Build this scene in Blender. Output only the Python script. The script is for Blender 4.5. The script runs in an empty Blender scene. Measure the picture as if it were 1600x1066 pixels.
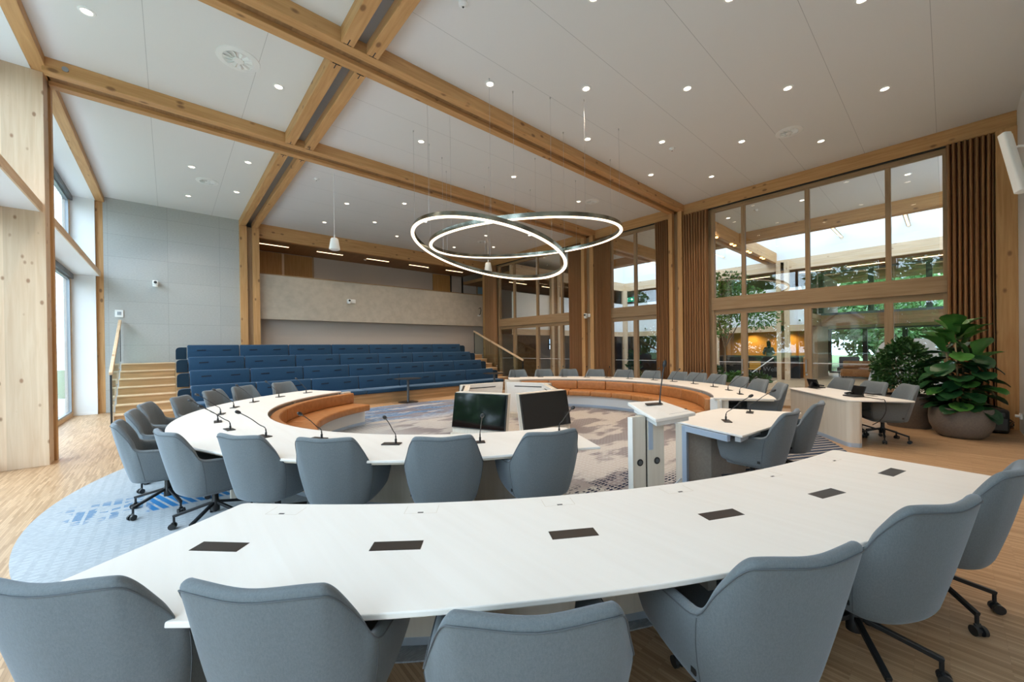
import bpy, bmesh, math, random
from mathutils import Vector, Matrix
PI = math.pi
sc = bpy.context.scene
COL = sc.collection
random.seed(7)

# ---------------------------------------------------------------- camera
def setup_camera():
    yaw, pitch, roll = 0.72567, -0.0043356, -0.0129152
    F = Vector((math.sin(yaw)*math.cos(pitch), math.cos(yaw)*math.cos(pitch), math.sin(pitch)))
    R = Vector((math.cos(yaw), -math.sin(yaw), 0)); U = R.cross(F)
    c, s = math.cos(roll), math.sin(roll)
    R2 = R*c + U*s; U2 = U*c - R*s
    cd = bpy.data.cameras.new('camera'); co = bpy.data.objects.new('camera', cd); COL.objects.link(co)
    m = Matrix((R2, U2, -F)).transposed().to_4x4(); m.translation = (0, 0, 1.6)
    co.matrix_world = m
    cd.sensor_width = 36; cd.lens = 603.7/1600*36; cd.shift_y = 13/1600
    cd.clip_start = .05; cd.clip_end = 400
    sc.camera = co
setup_camera()

# ---------------------------------------------------------------- sky, daylight, exposure
def setup_light():
    w = bpy.data.worlds.new('overcast_sky'); sc.world = w; w.use_nodes = True
    nt = w.node_tree; bg = nt.nodes['Background']
    tc = nt.nodes.new('ShaderNodeTexCoord'); sp = nt.nodes.new('ShaderNodeSeparateXYZ')
    rp = nt.nodes.new('ShaderNodeValToRGB')
    rp.color_ramp.elements[0].position = .0; rp.color_ramp.elements[0].color = (.56, .70, .84, 1)
    rp.color_ramp.elements[1].position = .6; rp.color_ramp.elements[1].color = (.72, .90, 1.08, 1)
    nt.links.new(tc.outputs['Generated'], sp.inputs[0]); nt.links.new(sp.outputs[2], rp.inputs[0])
    nt.links.new(rp.outputs[0], bg.inputs[0]); bg.inputs[1].default_value = SKY
    def portal(name, loc, rot, sx, sy):
        l = bpy.data.lights.new(name, 'AREA'); l.shape = 'RECTANGLE'; l.size = sx; l.size_y = sy
        l.cycles.is_portal = True
        o = bpy.data.objects.new(name, l); COL.objects.link(o); o.location = loc; o.rotation_euler = rot
    # daylight portals just outside the window openings
    portal('window_daylight', (-2.05, .55, 2.9), (0, -PI/2, 0), 5.8, 2.7)
    portal('window_daylight', (-2.05, 5.2, 2.9), (0, -PI/2, 0), 5.8, 6.3)
    portal('window_daylight', (-2.05, 11.8, 2.9), (0, -PI/2, 0), 5.8, 5.7)
    portal('skylight_daylight', (18.6, 5.2, 7.6), (0, 0, 0), 4.4, 16.4)
SKY = 11.0
setup_light()
sc.view_settings.view_transform = 'Standard'
sc.view_settings.look = 'None'
sc.view_settings.gamma = 1
sc.view_settings.use_curve_mapping = False
sc.view_settings.exposure = -0.33
cy = sc.cycles
cy.use_denoising = True
cy.max_bounces = 10; cy.diffuse_bounces = 5; cy.glossy_bounces = 4
cy.transparent_max_bounces = 16; cy.transmission_bounces = 6
cy.sample_clamp_indirect = 6.0
cy.caustics_reflective = False; cy.caustics_refractive = False

# ---------------------------------------------------------------- materials
def mat_new(name):
    m = bpy.data.materials.new(name); m.use_nodes = True
    return m, m.node_tree, m.node_tree.nodes['Principled BSDF']
def N(nt, t, **kw):
    n = nt.nodes.new('ShaderNode'+t)
    for k, v in kw.items():
        if hasattr(n, k): setattr(n, k, v)
        else: n.inputs[k].default_value = v
    return n
def L(nt, a, b): nt.links.new(a, b)
def coord(nt, scale=(1, 1, 1), rot=(0, 0, 0)):
    tc = N(nt, 'TexCoord'); mp = N(nt, 'Mapping')
    mp.inputs['Scale'].default_value = scale; mp.inputs['Rotation'].default_value = rot
    L(nt, tc.outputs['Object'], mp.inputs[0])
    return mp.outputs[0]
def ramp(nt, src, stops):
    r = N(nt, 'ValToRGB'); e = r.color_ramp.elements
    while len(e) < len(stops): e.new(.5)
    for i, (p, c) in enumerate(stops):
        e[i].position = p; e[i].color = (*c, 1) if len(c) == 3 else c
    L(nt, src, r.inputs[0]); return r.outputs[0]
def mix(nt, fac, a, b, mode='MIX'):
    m = N(nt, 'Mix', data_type='RGBA', blend_type=mode)
    for s, v in ((m.inputs[0], fac), (m.inputs[6], a), (m.inputs[7], b)):
        if hasattr(v, 'links'): L(nt, v, s)
        elif isinstance(v, tuple): s.default_value = (*v, 1)
        else: s.default_value = v
    return m.outputs[2]
def mth(nt, op, a, b=None, c=None):
    m = N(nt, 'Math', operation=op)
    for i, v in enumerate((a, b, c)):
        if v is None: continue
        if hasattr(v, 'links'): L(nt, v, m.inputs[i])
        else: m.inputs[i].default_value = v
    return m.outputs[0]
def bump(nt, bs, src, strength=.2, dist=.01):
    b = N(nt, 'Bump'); b.inputs['Strength'].default_value = strength; b.inputs['Distance'].default_value = dist
    L(nt, src, b.inputs['Height']); L(nt, b.outputs[0], bs.inputs['Normal'])
def plain(name, c, rough=.5, metal=0, spec=.5, emit=None, es=1):
    m, nt, bs = mat_new(name)
    bs.inputs['Base Color'].default_value = (*c, 1); bs.inputs['Roughness'].default_value = rough
    bs.inputs['Metallic'].default_value = metal; bs.inputs['Specular IOR Level'].default_value = spec
    if emit: bs.inputs['Emission Color'].default_value = (*emit, 1); bs.inputs['Emission Strength'].default_value = es
    return m
def noisy(name, c1, c2, scale=30, rough=.7, bmp=.0, stretch=(1, 1, 1), detail=3, spec=.4):
    m, nt, bs = mat_new(name)
    n = N(nt, 'TexNoise'); n.inputs['Scale'].default_value = scale; n.inputs['Detail'].default_value = detail
    L(nt, coord(nt, stretch), n.inputs['Vector'])
    L(nt, ramp(nt, n.outputs[0], [(.3, c1), (.7, c2)]), bs.inputs['Base Color'])
    bs.inputs['Roughness'].default_value = rough; bs.inputs['Specular IOR Level'].default_value = spec
    if bmp: bump(nt, bs, n.outputs[0], bmp, .004)
    return m
def wood(name, c1, c2, axis='x', lam=.0, rough=.55, knots=False, knotc=(.16, .07, .03), across=1, scale=1.0, kscale=4.6, kon=.15):
    """timber with grain along an axis; lam = width of the glued boards seen across the face"""
    m, nt, bs = mat_new(name)
    st = {'x': (.06, 1, 1), 'y': (1, .06, 1), 'z': (1, 1, .06)}[axis]
    st = tuple(v*scale for v in st)
    n = N(nt, 'TexNoise'); n.inputs['Scale'].default_value = 22; n.inputs['Detail'].default_value = 5
    n.inputs['Distortion'].default_value = .6
    L(nt, coord(nt, st), n.inputs['Vector'])
    col = ramp(nt, n.outputs[0], [(.3, c1), (.7, c2)])
    if lam:
        # boards: random tone per board
        tc = N(nt, 'TexCoord'); sx = N(nt, 'SeparateXYZ'); L(nt, tc.outputs['Object'], sx.inputs[0])
        ax = [i for i in range(3) if 'xyz'[i] != axis]
        fl = [mth(nt, 'FLOOR', mth(nt, 'DIVIDE', mth(nt, 'ADD', sx.outputs[i], .0007), lam)) for i in ax]
        wn = N(nt, 'TexWhiteNoise', noise_dimensions='1D'); L(nt, mth(nt, 'MULTIPLY_ADD', fl[0], 1.37, mth(nt, 'MULTIPLY', fl[1], 7.13)), wn.inputs['W'])
        f = mth(nt, 'MULTIPLY_ADD', wn.outputs[0], .22, .89)
        col = mix(nt, 1.0, col, N_rgb(nt, f), 'MULTIPLY')
    if knots:
        v = N(nt, 'TexVoronoi', feature='F1'); v.inputs['Scale'].default_value = kscale
        sk = {'x': (.55, 1, 1), 'y': (1, .55, 1), 'z': (1, 1, .55)}[axis]
        L(nt, coord(nt, sk), v.inputs['Vector'])
        d = ramp(nt, v.outputs['Distance'], [(.09, (1, 1, 1)), (.17, (0, 0, 0))])
        sep = N(nt, 'SeparateColor'); L(nt, v.outputs['Color'], sep.inputs[0])
        on = mth(nt, 'GREATER_THAN', sep.outputs[1], kon)
        fac = mth(nt, 'MULTIPLY', d, on)
        col = mix(nt, mth(nt, 'MULTIPLY', fac, .75), col, knotc)
    L(nt, col, bs.inputs['Base Color']); bs.inputs['Roughness'].default_value = rough
    bs.inputs['Specular IOR Level'].default_value = .35
    return m
def N_rgb(nt, v):
    c = N(nt, 'CombineColor')
    for i in range(3): L(nt, v, c.inputs[i])
    return c.outputs[0]
def glass_mat(name, tint=(1, 1, 1), f0=.045, rough=0.0):
    m = bpy.data.materials.new(name); m.use_nodes = True; nt = m.node_tree; nt.nodes.clear()
    out = N(nt, 'OutputMaterial'); tr = N(nt, 'BsdfTransparent'); gl = N(nt, 'BsdfGlossy')
    tr.inputs[0].default_value = (*tint, 1); gl.inputs['Roughness'].default_value = rough
    ge = N(nt, 'NewGeometry'); dt = N(nt, 'VectorMath', operation='DOT_PRODUCT')
    L(nt, ge.outputs['Normal'], dt.inputs[0]); L(nt, ge.outputs['Incoming'], dt.inputs[1])
    a = mth(nt, 'ABSOLUTE', dt.outputs['Value']); b = mth(nt, 'SUBTRACT', 1.0, a); p = mth(nt, 'POWER', b, 5.0)
    f = mth(nt, 'MULTIPLY_ADD', p, 1-f0, f0)
    mx = N(nt, 'MixShader'); L(nt, f, mx.inputs[0]); L(nt, tr.outputs[0], mx.inputs[1]); L(nt, gl.outputs[0], mx.inputs[2])
    L(nt, mx.outputs[0], out.inputs[0])
    return m
def emis(name, c, s):
    m = bpy.data.materials.new(name); m.use_nodes = True; nt = m.node_tree; nt.nodes.clear()
    out = N(nt, 'OutputMaterial'); e = N(nt, 'Emission'); e.inputs[0].default_value = (*c, 1); e.inputs[1].default_value = s
    L(nt, e.outputs[0], out.inputs[0]); return m

M = {}
SP1, SP2 = (.47, .25, .095), (.60, .35, .155)  # warm light on the beams is put into this more orange tone
for a in 'xyz':
    M['spruce_'+a] = wood('spruce_'+a, SP1, SP2, a, rough=.55, knots=True)
    M['oak_'+a] = wood('oak_'+a, (.30, .19, .10), (.40, .27, .155), a, rough=.5)
    M['pale_'+a] = wood('pale_timber_'+a, (.60, .42, .26), (.72, .54, .36), a, rough=.6, knots=True, knotc=(.35, .18, .09))
M['clt'] = wood('clt_panel', (.62, .44, .29), (.71, .54, .38), 'z', lam=.14, rough=.55, knots=True, knotc=(.25, .11, .05), kscale=7.5, kon=.0)
M['soffit'] = wood('soffit_oak', (.24, .13, .055), (.32, .18, .08), 'y', lam=.12, rough=.5)
M['door_oak'] = wood('door_oak', (.34, .17, .05), (.44, .24, .085), 'z', rough=.45)
M['birch'] = wood('birch_ply', (.835, .79, .735), (.865, .825, .775), 'y', rough=.38, scale=.7)
M['birch_edge'] = plain('birch_edge', (.66, .59, .49), .5)  # darker tone also stands for the shadow below the table edges
M['birch_panel'] = wood('birch_panel', (.62, .555, .465), (.69, .625, .535), 'z', rough=.5)
M['base_panel'] = plain('white_base', (.74, .74, .73), .5)
M['grey_panel'] = noisy('taupe_panel', (.34, .30, .26), (.39, .35, .30), 40, .6)
M['silver'] = plain('silver_strip', (.62, .68, .75), .35, .6)
M['bluestrip'] = plain('blue_grey_strip', (.42, .52, .66), .4, .3)
M['white'] = plain('white_paint', (.84, .85, .85), .6)
M['white_wall'] = plain('white_wall_paint', (.80, .80, .80), .7)
M['white_plastic'] = plain('white_plastic', (.82, .83, .82), .35)
M['greige_wall'] = noisy('beige_wall', (.46, .41, .36), (.52, .46, .41), 60, .8)
M['black'] = plain('black_plastic', (.018, .019, .02), .4)
M['black_metal'] = plain('black_metal', (.02, .021, .023), .35, .3)
M['dark_grey'] = plain('dark_grey_frame', (.10, .11, .12), .4, .3)
M['gasket'] = plain('alu_grey', (.35, .38, .41), .35, .7)
M['fabric'] = None
M['leather'] = noisy('cognac_leather', (.34, .135, .040), (.43, .18, .060), 14, .42, .12)
M['screen'] = plain('screen_glass', (.004, .005, .006), .06, 0, .5)
M['flap'] = plain('dark_bronze_flap', (.055, .046, .042), .38, .5)
M['metal'] = plain('steel', (.55, .56, .57), .3, 1)
M['glass'] = glass_mat('window_glass', (.97, .985, .98), .06)
M['skyglass'] = glass_mat('solar_glass', (.90, .93, .95), .05)
M['railglass'] = glass_mat('balustrade_glass', (.86, .93, .92), .05)
M['grille'] = plain('vent_grey', (.03, .03, .03), .6)
M['concrete'] = noisy('grey_pot', (.155, .135, .12), (.195, .17, .15), 45, .85, .15)
M['soil'] = noisy('soil', (.03, .02, .012), (.06, .04, .025), 60, .95, .4)
M['bark'] = noisy('bark', (.16, .11, .07), (.28, .2, .13), 30, .9, .3, (1, 1, .2))
M['cane'] = plain('pale_stem', (.45, .32, .18), .7)
M['led'] = emis('led_warm', (1, .72, .42), 4.5)
M['lamp_glow'] = emis('downlight_glow', (1, .86, .66), 14)
M['ring_glow'] = emis('ring_glow', (1, .80, .58), 3.6)
M['orange_glow'] = emis('orange_spot_glow', (1, .55, .18), 9)

def mat_fabric(name, c1, c2):
    m, nt, bs = mat_new(name)
    n = N(nt, 'TexNoise'); n.inputs['Scale'].default_value = 170; n.inputs['Detail'].default_value = 3
    L(nt, coord(nt, (1, 1, .5)), n.inputs['Vector'])
    n2 = N(nt, 'TexNoise'); n2.inputs['Scale'].default_value = 420; L(nt, coord(nt), n2.inputs['Vector'])
    f = mth(nt, 'MULTIPLY_ADD', n2.outputs[0], .5, mth(nt, 'MULTIPLY', n.outputs[0], .5))
    L(nt, ramp(nt, f, [(.35, c1), (.65, c2)]), bs.inputs['Base Color'])
    bs.inputs['Roughness'].default_value = .85; bs.inputs['Specular IOR Level'].default_value = .25
    bs.inputs['Sheen Weight'].default_value = .35; bs.inputs['Sheen Roughness'].default_value = .4
    bs.inputs['Sheen Tint'].default_value = (.75, .85, 1, 1)
    bump(nt, bs, n2.outputs[0], .15, .002)
    return m
M['fabric'] = mat_fabric('grey_blue_fabric', (.126, .144, .155), (.164, .184, .196))
M['seam'] = plain('seam_thread', (.09, .10, .11), .8)
M['blue'] = mat_fabric('blue_upholstery', (.013, .046, .095), (.020, .064, .128))
M['navy'] = mat_fabric('navy_upholstery', (.006, .022, .042), (.010, .032, .058))

def mat_floor():
    m, nt, bs = mat_new('strip_parquet')
    tc = N(nt, 'TexCoord'); mp = N(nt, 'Mapping'); mp.inputs['Rotation'].default_value = (0, 0, PI/2)
    L(nt, tc.outputs['Object'], mp.inputs[0])
    cols = None
    b = N(nt, 'TexBrick'); b.offset = .37; b.offset_frequency = 2; b.squash = 1
    for k, v in (('Scale', 1), ('Mortar Size', .0006), ('Brick Width', .32), ('Row Height', .017), ('Bias', 0)): b.inputs[k].default_value = v
    b.inputs['Color1'].default_value = (.32, .19, .095, 1); b.inputs['Color2'].default_value = (.56, .375, .225, 1)
    b.inputs['Mortar'].default_value = (.2, .12, .06, 1)
    L(nt, mp.outputs[0], b.inputs['Vector'])
    n = N(nt, 'TexNoise'); n.inputs['Scale'].default_value = 60; n.inputs['Detail'].default_value = 4
    mp2 = N(nt, 'Mapping'); mp2.inputs['Scale'].default_value = (1, .06, 1); L(nt, tc.outputs['Object'], mp2.inputs[0]); L(nt, mp2.outputs[0], n.inputs['Vector'])
    c = mix(nt, .25, b.outputs[0], ramp(nt, n.outputs[0], [(.3, (.30, .18, .09)), (.7, (.54, .36, .215))]))
    L(nt, c, bs.inputs['Base Color'])
    bs.inputs['Roughness'].default_value = .42; bs.inputs['Specular IOR Level'].default_value = .4
    return m
M['floor'] = mat_floor()

def mat_ceiling():
    m, nt, bs = mat_new('white_ceiling_boards')
    tc = N(nt, 'TexCoord'); sp = N(nt, 'SeparateXYZ'); L(nt, tc.outputs['Object'], sp.inputs[0])
    def joint(out, off, pitch, w=.006):
        a = mth(nt, 'SUBTRACT', out, off); a = mth(nt, 'DIVIDE', a, pitch)
        f = mth(nt, 'FRACT', a); f = mth(nt, 'SUBTRACT', f, .5); f = mth(nt, 'ABSOLUTE', f)
        return mth(nt, 'GREATER_THAN', f, .5-w/pitch/2)
    jx = joint(sp.outputs[0], -.19, 1.21); jy = joint(sp.outputs[1], .12, 1.06)
    left = mth(nt, 'LESS_THAN', sp.outputs[0], 1.8)
    j = mth(nt, 'ADD', mth(nt, 'MULTIPLY', jx, left), mth(nt, 'MULTIPLY', jy, mth(nt, 'SUBTRACT', 1.0, left)))
    n = N(nt, 'TexNoise'); n.inputs['Scale'].default_value = 200; L(nt, tc.outputs['Object'], n.inputs['Vector'])
    c = ramp(nt, n.outputs[0], [(.3, (.72, .72, .71)), (.7, (.77, .77, .76))])
    L(nt, mix(nt, mth(nt, 'MULTIPLY', j, .55), c, (.25, .25, .25)), bs.inputs['Base Color'])
    bs.inputs['Roughness'].default_value = .9; bs.inputs['Specular IOR Level'].default_value = .1
    return m
M['ceiling'] = mat_ceiling()

def mat_acoustic():
    m, nt, bs = mat_new('grey_acoustic_boards')
    tc = N(nt, 'TexCoord')
    mp = N(nt, 'Mapping'); mp.inputs['Rotation'].default_value = (PI/2, 0, 0); L(nt, tc.outputs['Object'], mp.inputs[0])
    b = N(nt, 'TexBrick'); b.offset = 0
    for k, v in (('Scale', 1), ('Mortar Size', .004), ('Brick Width', 1.2), ('Row Height', .6), ('Bias', 0)): b.inputs[k].default_value = v
    b.inputs['Color1'].default_value = (.41, .42, .41, 1); b.inputs['Color2'].default_value = (.45, .455, .44, 1); b.inputs['Mortar'].default_value = (.30, .30, .29, 1)
    L(nt, mp.outputs[0], b.inputs['Vector'])
    n = N(nt, 'TexNoise'); n.inputs['Scale'].default_value = 70; n.inputs['Detail'].default_value = 4; L(nt, coord(nt, (.3, 1, 1)), n.inputs['Vector'])
    c = mix(nt, .25, b.outputs[0], ramp(nt, n.outputs[0], [(.3, (.30, .305, .30)), (.7, (.55, .555, .54))]))
    L(nt, c, bs.inputs['Base Color']); bs.inputs['Roughness'].default_value = .95
    return m
M['acoustic'] = mat_acoustic()
M['parapet'] = noisy('limed_panel', (.44, .39, .32), (.52, .465, .385), 5, .8, 0, (1, 1, 1), 6)

def mat_curtain():
    m, nt, bs = mat_new('brown_curtain')
    n = N(nt, 'TexNoise'); n.inputs['Scale'].default_value = 250; L(nt, coord(nt), n.inputs['Vector'])
    L(nt, ramp(nt, n.outputs[0], [(.3, (.34, .175, .078)), (.7, (.42, .225, .105))]), bs.inputs['Base Color'])
    bs.inputs['Roughness'].default_value = .8
    return m
M['curtain'] = mat_curtain()

def mat_carpet():
    m, nt, bs = mat_new('patterned_carpet')
    tc = N(nt, 'TexCoord'); sp = N(nt, 'SeparateXYZ'); L(nt, tc.outputs['Object'], sp.inputs[0])
    x, y = sp.outputs[0], sp.outputs[1]
    def noise(scale, st=(1, 1, 1), rot=0, det=4):
        n = N(nt, 'TexNoise'); n.inputs['Scale'].default_value = scale; n.inputs['Detail'].default_value = det
        L(nt, coord(nt, st, (0, 0, rot)), n.inputs['Vector']); return n.outputs[0]
    def step(v, a, b):  # smooth 0..1
        r = N(nt, 'MapRange', interpolation_type='SMOOTHSTEP'); r.inputs[1].default_value = a; r.inputs[2].default_value = b
        L(nt, v, r.inputs[0]); return r.outputs[0]
    def rect(x0, x1, y0, y1, e=.03):
        a = mth(nt, 'MULTIPLY', step(x, x0-e, x0+e), step(x, x1+e, x1-e) if 0 else mth(nt, 'SUBTRACT', 1.0, step(x, x1-e, x1+e)))
        b = mth(nt, 'MULTIPLY', step(y, y0-e, y0+e), mth(nt, 'SUBTRACT', 1.0, step(y, y1-e, y1+e)))
        return mth(nt, 'MULTIPLY', a, b)
    def stripes(v, pitch, duty=.5):
        return mth(nt, 'LESS_THAN', mth(nt, 'FRACT', mth(nt, 'DIVIDE', v, pitch)), duty)
    big = noise(.55, (1, 1.6, 1), .4, 3)
    # pale blue on the window side, warm grey towards the glass wall
    xx = mth(nt, 'ADD', x, mth(nt, 'MULTIPLY', big, 1.6))
    base = mix(nt, step(xx, -1.6, .4), (.325, .35, .37), (.42, .385, .36))
    fine = noise(26, (1, 5, 1), .2)
    base = mix(nt, mth(nt, 'MULTIPLY', step(fine, .45, .62), .35), base, (.55, .57, .60))
    # streaks of slate blue on the far side
    st = noise(1.1, (.8, 2.6, 1), -.35, 5)
    far = mth(nt, 'MULTIPLY', step(y, 2.0, 3.2), mth(nt, 'SUBTRACT', 1.0, step(x, 1.2, 2.2)))
    f1 = mth(nt, 'MULTIPLY', step(st, .36, .46), far)
    blue = mix(nt, step(noise(9, (1, 4, 1), .1), .45, .6), (.05, .115, .24), (.20, .30, .45))
    base = mix(nt, f1, base, blue)
    # dull violet drifts in the middle and right
    st2 = noise(.9, (.9, 2.2, 1), .5, 5)
    f2 = mth(nt, 'MULTIPLY', step(st2, .48, .54), step(x, -2.2, -1.0))
    base = mix(nt, mth(nt, 'MULTIPLY', f2, .8), base, (.17, .15, .165))
    # small weave grid
    g = mth(nt, 'MULTIPLY', stripes(x, .09, .62), stripes(y, .06, .62))
    base = mix(nt, mth(nt, 'MULTIPLY', mth(nt, 'MULTIPLY', g, step(noise(.7, (1, 1, 1), 1.2, 2), .44, .52)), .16), base, (.62, .65, .69))
    # rows of little dark blue bricks in clusters
    cl = noise(5.5, (1, 1.6, 1), 0, 2)
    br = mth(nt, 'MULTIPLY', stripes(x, .085, .72), stripes(y, .042, .66))
    for (x0, x1, y0, y1, c, th) in ((-5.70, -5.0, -.15, .45, (.05, .16, .30), .5), (-1.9, -.4, -3.6, -2.7, (.012, .02, .05), .47),
                                    (-.6, 1.2, -4.3, -3.2, (.012, .02, .05), .40)):
        k = mth(nt, 'MULTIPLY', mth(nt, 'MULTIPLY', rect(x0, x1, y0, y1, .12), step(cl, th, th+.03)), br)
        base = mix(nt, k, base, c)
    # bold striped patches under the chairs
    k = mth(nt, 'MULTIPLY', rect(-5.08, -4.35, -.2, .42), stripes(mth(nt, 'ADD', x, mth(nt, 'MULTIPLY', y, .3)), .075, .68))
    base = mix(nt, k, base, (.03, .16, .36))
    k = mth(nt, 'MULTIPLY', rect(-.1, 3.6, -5.2, -3.6, .1), stripes(mth(nt, 'ADD', y, mth(nt, 'MULTIPLY', x, .55)), .13, .55))
    base = mix(nt, rect(-.1, 3.6, -5.2, -3.6, .1), base, mix(nt, stripes(mth(nt, 'ADD', x, 0.0), .08, .75), (.20, .20, .22), (.34, .32, .31)))
    base = mix(nt, k, base, (.030, .050, .095))
    L(nt, base, bs.inputs['Base Color']); bs.inputs['Roughness'].default_value = .95; bs.inputs['Specular IOR Level'].default_value = .1
    bump(nt, bs, noise(300), .3, .003)
    return m
M['carpet'] = mat_carpet()
def leaf_mat(name, c1, c2, rough=.4, trans=.25):
    m, nt, bs = mat_new(name)
    n = N(nt, 'TexNoise'); n.inputs['Scale'].default_value = 3.5; L(nt, coord(nt), n.inputs['Vector'])
    L(nt, ramp(nt, n.outputs[0], [(.3, c1), (.7, c2)]), bs.inputs['Base Color'])
    bs.inputs['Roughness'].default_value = rough
    return m
M['leaf_fig'] = leaf_mat('fig_leaf', (.032, .125, .024), (.085, .235, .045), .35)
M['leaf_dark'] = leaf_mat('dark_leaf', (.012, .045, .012), (.035, .10, .022), .45)
M['leaf_tree'] = leaf_mat('tree_leaf', (.02, .06, .015), (.075, .16, .035), .6)
M['leaf_light'] = leaf_mat('light_leaf', (.06, .16, .03), (.16, .32, .07), .5)

# ---------------------------------------------------------------- mesh helpers
def link(name, me, mat=None, parent=None):
    o = bpy.data.objects.new(name, me); COL.objects.link(o)
    if mat is not None: me.materials.append(mat)
    if parent is not None: o.parent = parent
    return o
def tag(o, label=None, cat=None, group=None, kind=None):
    for k, v in (('label', label), ('category', cat), ('group', group), ('kind', kind)):
        if v: o[k] = v
    return o
def thing(name, label, cat, loc=(0, 0, 0), rz=0, group=None, kind=None):
    o = bpy.data.objects.new(name, None); COL.objects.link(o)
    o.location = loc; o.rotation_euler = (0, 0, rz); o.empty_display_size = .1
    return tag(o, label, cat, group, kind)
class MB:
    """collects shapes and links them as ONE mesh object"""
    def __init__(s): s.v, s.f = [], []
    def add(s, vs, fs):
        b = len(s.v); s.v += [tuple(p) for p in vs]; s.f += [tuple(i+b for i in f) for f in fs]; return s
    def box(s, x0, x1, y0, y1, z0, z1):
        v = [(x, y, z) for z in (z0, z1) for y in (y0, y1) for x in (x0, x1)]
        return s.add(v, [(0, 2, 3, 1), (4, 5, 7, 6), (0, 1, 5, 4), (2, 6, 7, 3), (0, 4, 6, 2), (1, 3, 7, 5)])
    def hexa(s, b, t):  # bottom quad, top quad
        return s.add(list(b)+list(t), [(3, 2, 1, 0), (4, 5, 6, 7), (0, 1, 5, 4), (1, 2, 6, 5), (2, 3, 7, 6), (3, 0, 4, 7)])
    def bar(s, a, b, w, h, up=(0, 0, 1)):
        a, b = Vector(a), Vector(b); d = (b-a).normalized(); u = Vector(up)
        r = d.cross(u).normalized()*w/2; u = r.cross(d).normalized()*h/2
        return s.hexa([a-r-u, a+r-u, a+r+u, a-r+u], [b-r-u, b+r-u, b+r+u, b-r+u])
    def prism(s, poly, z0, z1):
        n = len(poly)
        v = [(x, y, z0) for x, y in poly]+[(x, y, z1) for x, y in poly]
        return s.add(v, [tuple(range(n-1, -1, -1)), tuple(range(n, 2*n))]+[(i, (i+1) % n, (i+1) % n+n, i+n) for i in range(n)])
    def strip(s, a, b, z0, z1):
        """wall or slab between two polylines a and b of equal length"""
        n = len(a); v = []
        for z in (z0, z1):
            v += [(p[0], p[1], z) for p in a]; v += [(p[0], p[1], z) for p in b]
        f = []
        for i in range(n-1):
            f += [(i, i+1, n+i+1, n+i), (2*n+i, 3*n+i, 3*n+i+1, 2*n+i+1), (i, 2*n+i, 2*n+i+1, i+1), (n+i, n+i+1, 3*n+i+1, 3*n+i)]
        f += [(0, n, 3*n, 2*n), (n-1, 3*n-1, 4*n-1, 2*n-1)]
        return s.add(v, f)
    def tube(s, path, r, n=8, cap=True):
        path = [Vector(p) for p in path]; rs = r if isinstance(r, (list, tuple)) else [r]*len(path)
        b = len(s.v); prev = None
        for i, p in enumerate(path):
            t = (path[min(i+1, len(path)-1)]-path[max(i-1, 0)]).normalized()
            if prev is None: prev = t.orthogonal().normalized()
            prev = (prev-t*prev.dot(t)).normalized(); q = t.cross(prev)
            for k in range(n):
                a = 2*PI*k/n; s.v.append(tuple(p+(prev*math.cos(a)+q*math.sin(a))*rs[i]))
        for i in range(len(path)-1):
            for k in range(n):
                s.f.append((b+i*n+k, b+i*n+(k+1) % n, b+(i+1)*n+(k+1) % n, b+(i+1)*n+k))
        if cap:
            s.f.append(tuple(b+k for k in reversed(range(n)))); m = b+(len(path)-1)*n
            s.f.append(tuple(m+k for k in range(n)))
        return s
    def lathe(s, prof, n=24, c=(0, 0, 0)):
        b = len(s.v); m = len(prof)
        for k in range(n):
            a = 2*PI*k/n
            for r, z in prof: s.v.append((c[0]+r*math.cos(a), c[1]+r*math.sin(a), c[2]+z))
        for k in range(n):
            k2 = (k+1) % n
            for i in range(m-1):
                s.f.append((b+k*m+i, b+k2*m+i, b+k2*m+i+1, b+k*m+i+1))
        if prof[0][0] > 1e-5: s.f.append(tuple(b+k*m for k in reversed(range(n))))
        if prof[-1][0] > 1e-5: s.f.append(tuple(b+k*m+m-1 for k in range(n)))
        return s
    def ball(s, c, r, n=10, sq=(1, 1, 1)):
        pr = [(max(1e-6, math.sin(PI*i/n)), -math.cos(PI*i/n)) for i in range(n+1)]
        b = len(s.v); s.lathe([(a, z) for a, z in pr], n+2)
        for i in range(b, len(s.v)):
            v = s.v[i]; s.v[i] = (c[0]+v[0]*r*sq[0], c[1]+v[1]*r*sq[1], c[2]+v[2]*r*sq[2])
        return s
    def build(s, name, mat=None, parent=None, smooth=False, bevel=0, seg=2, sub=0, world=False, label=None, angle=40):
        vs = s.v
        if world and parent is not None:
            inv = (Matrix.Translation(parent.location) @ parent.rotation_euler.to_matrix().to_4x4()).inverted()
            vs = [tuple(inv @ Vector(p)) for p in vs]
        me = bpy.data.meshes.new(name); me.from_pydata(vs, [], s.f)
        bm = bmesh.new(); bm.from_mesh(me)
        bmesh.ops.remove_doubles(bm, verts=bm.verts, dist=1e-5)
        bmesh.ops.recalc_face_normals(bm, faces=bm.faces)
        if bevel:
            es = [e for e in bm.edges if len(e.link_faces) == 2 and e.calc_face_angle(0) > math.radians(30)]
            bmesh.ops.bevel(bm, geom=es, offset=bevel, segments=seg, affect='EDGES', profile=.5, clamp_overlap=True)
        bm.to_mesh(me); bm.free()
        if smooth: me.polygons.foreach_set('use_smooth', [True]*len(me.polygons))
        o = link(name, me, mat, parent)
        if smooth and not sub:
            try: me.set_sharp_from_angle(angle=math.radians(angle))
            except Exception: pass
        if sub:
            md = o.modifiers.new('subdivision', 'SUBSURF'); md.levels = sub; md.render_levels = sub
        if label: o['label'] = label
        return o
def arc(c, r, a0, a1, n=40):
    return [(c[0]+r*math.cos(math.radians(a0+(a1-a0)*i/n)), c[1]+r*math.sin(math.radians(a0+(a1-a0)*i/n))) for i in range(n+1)]
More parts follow.
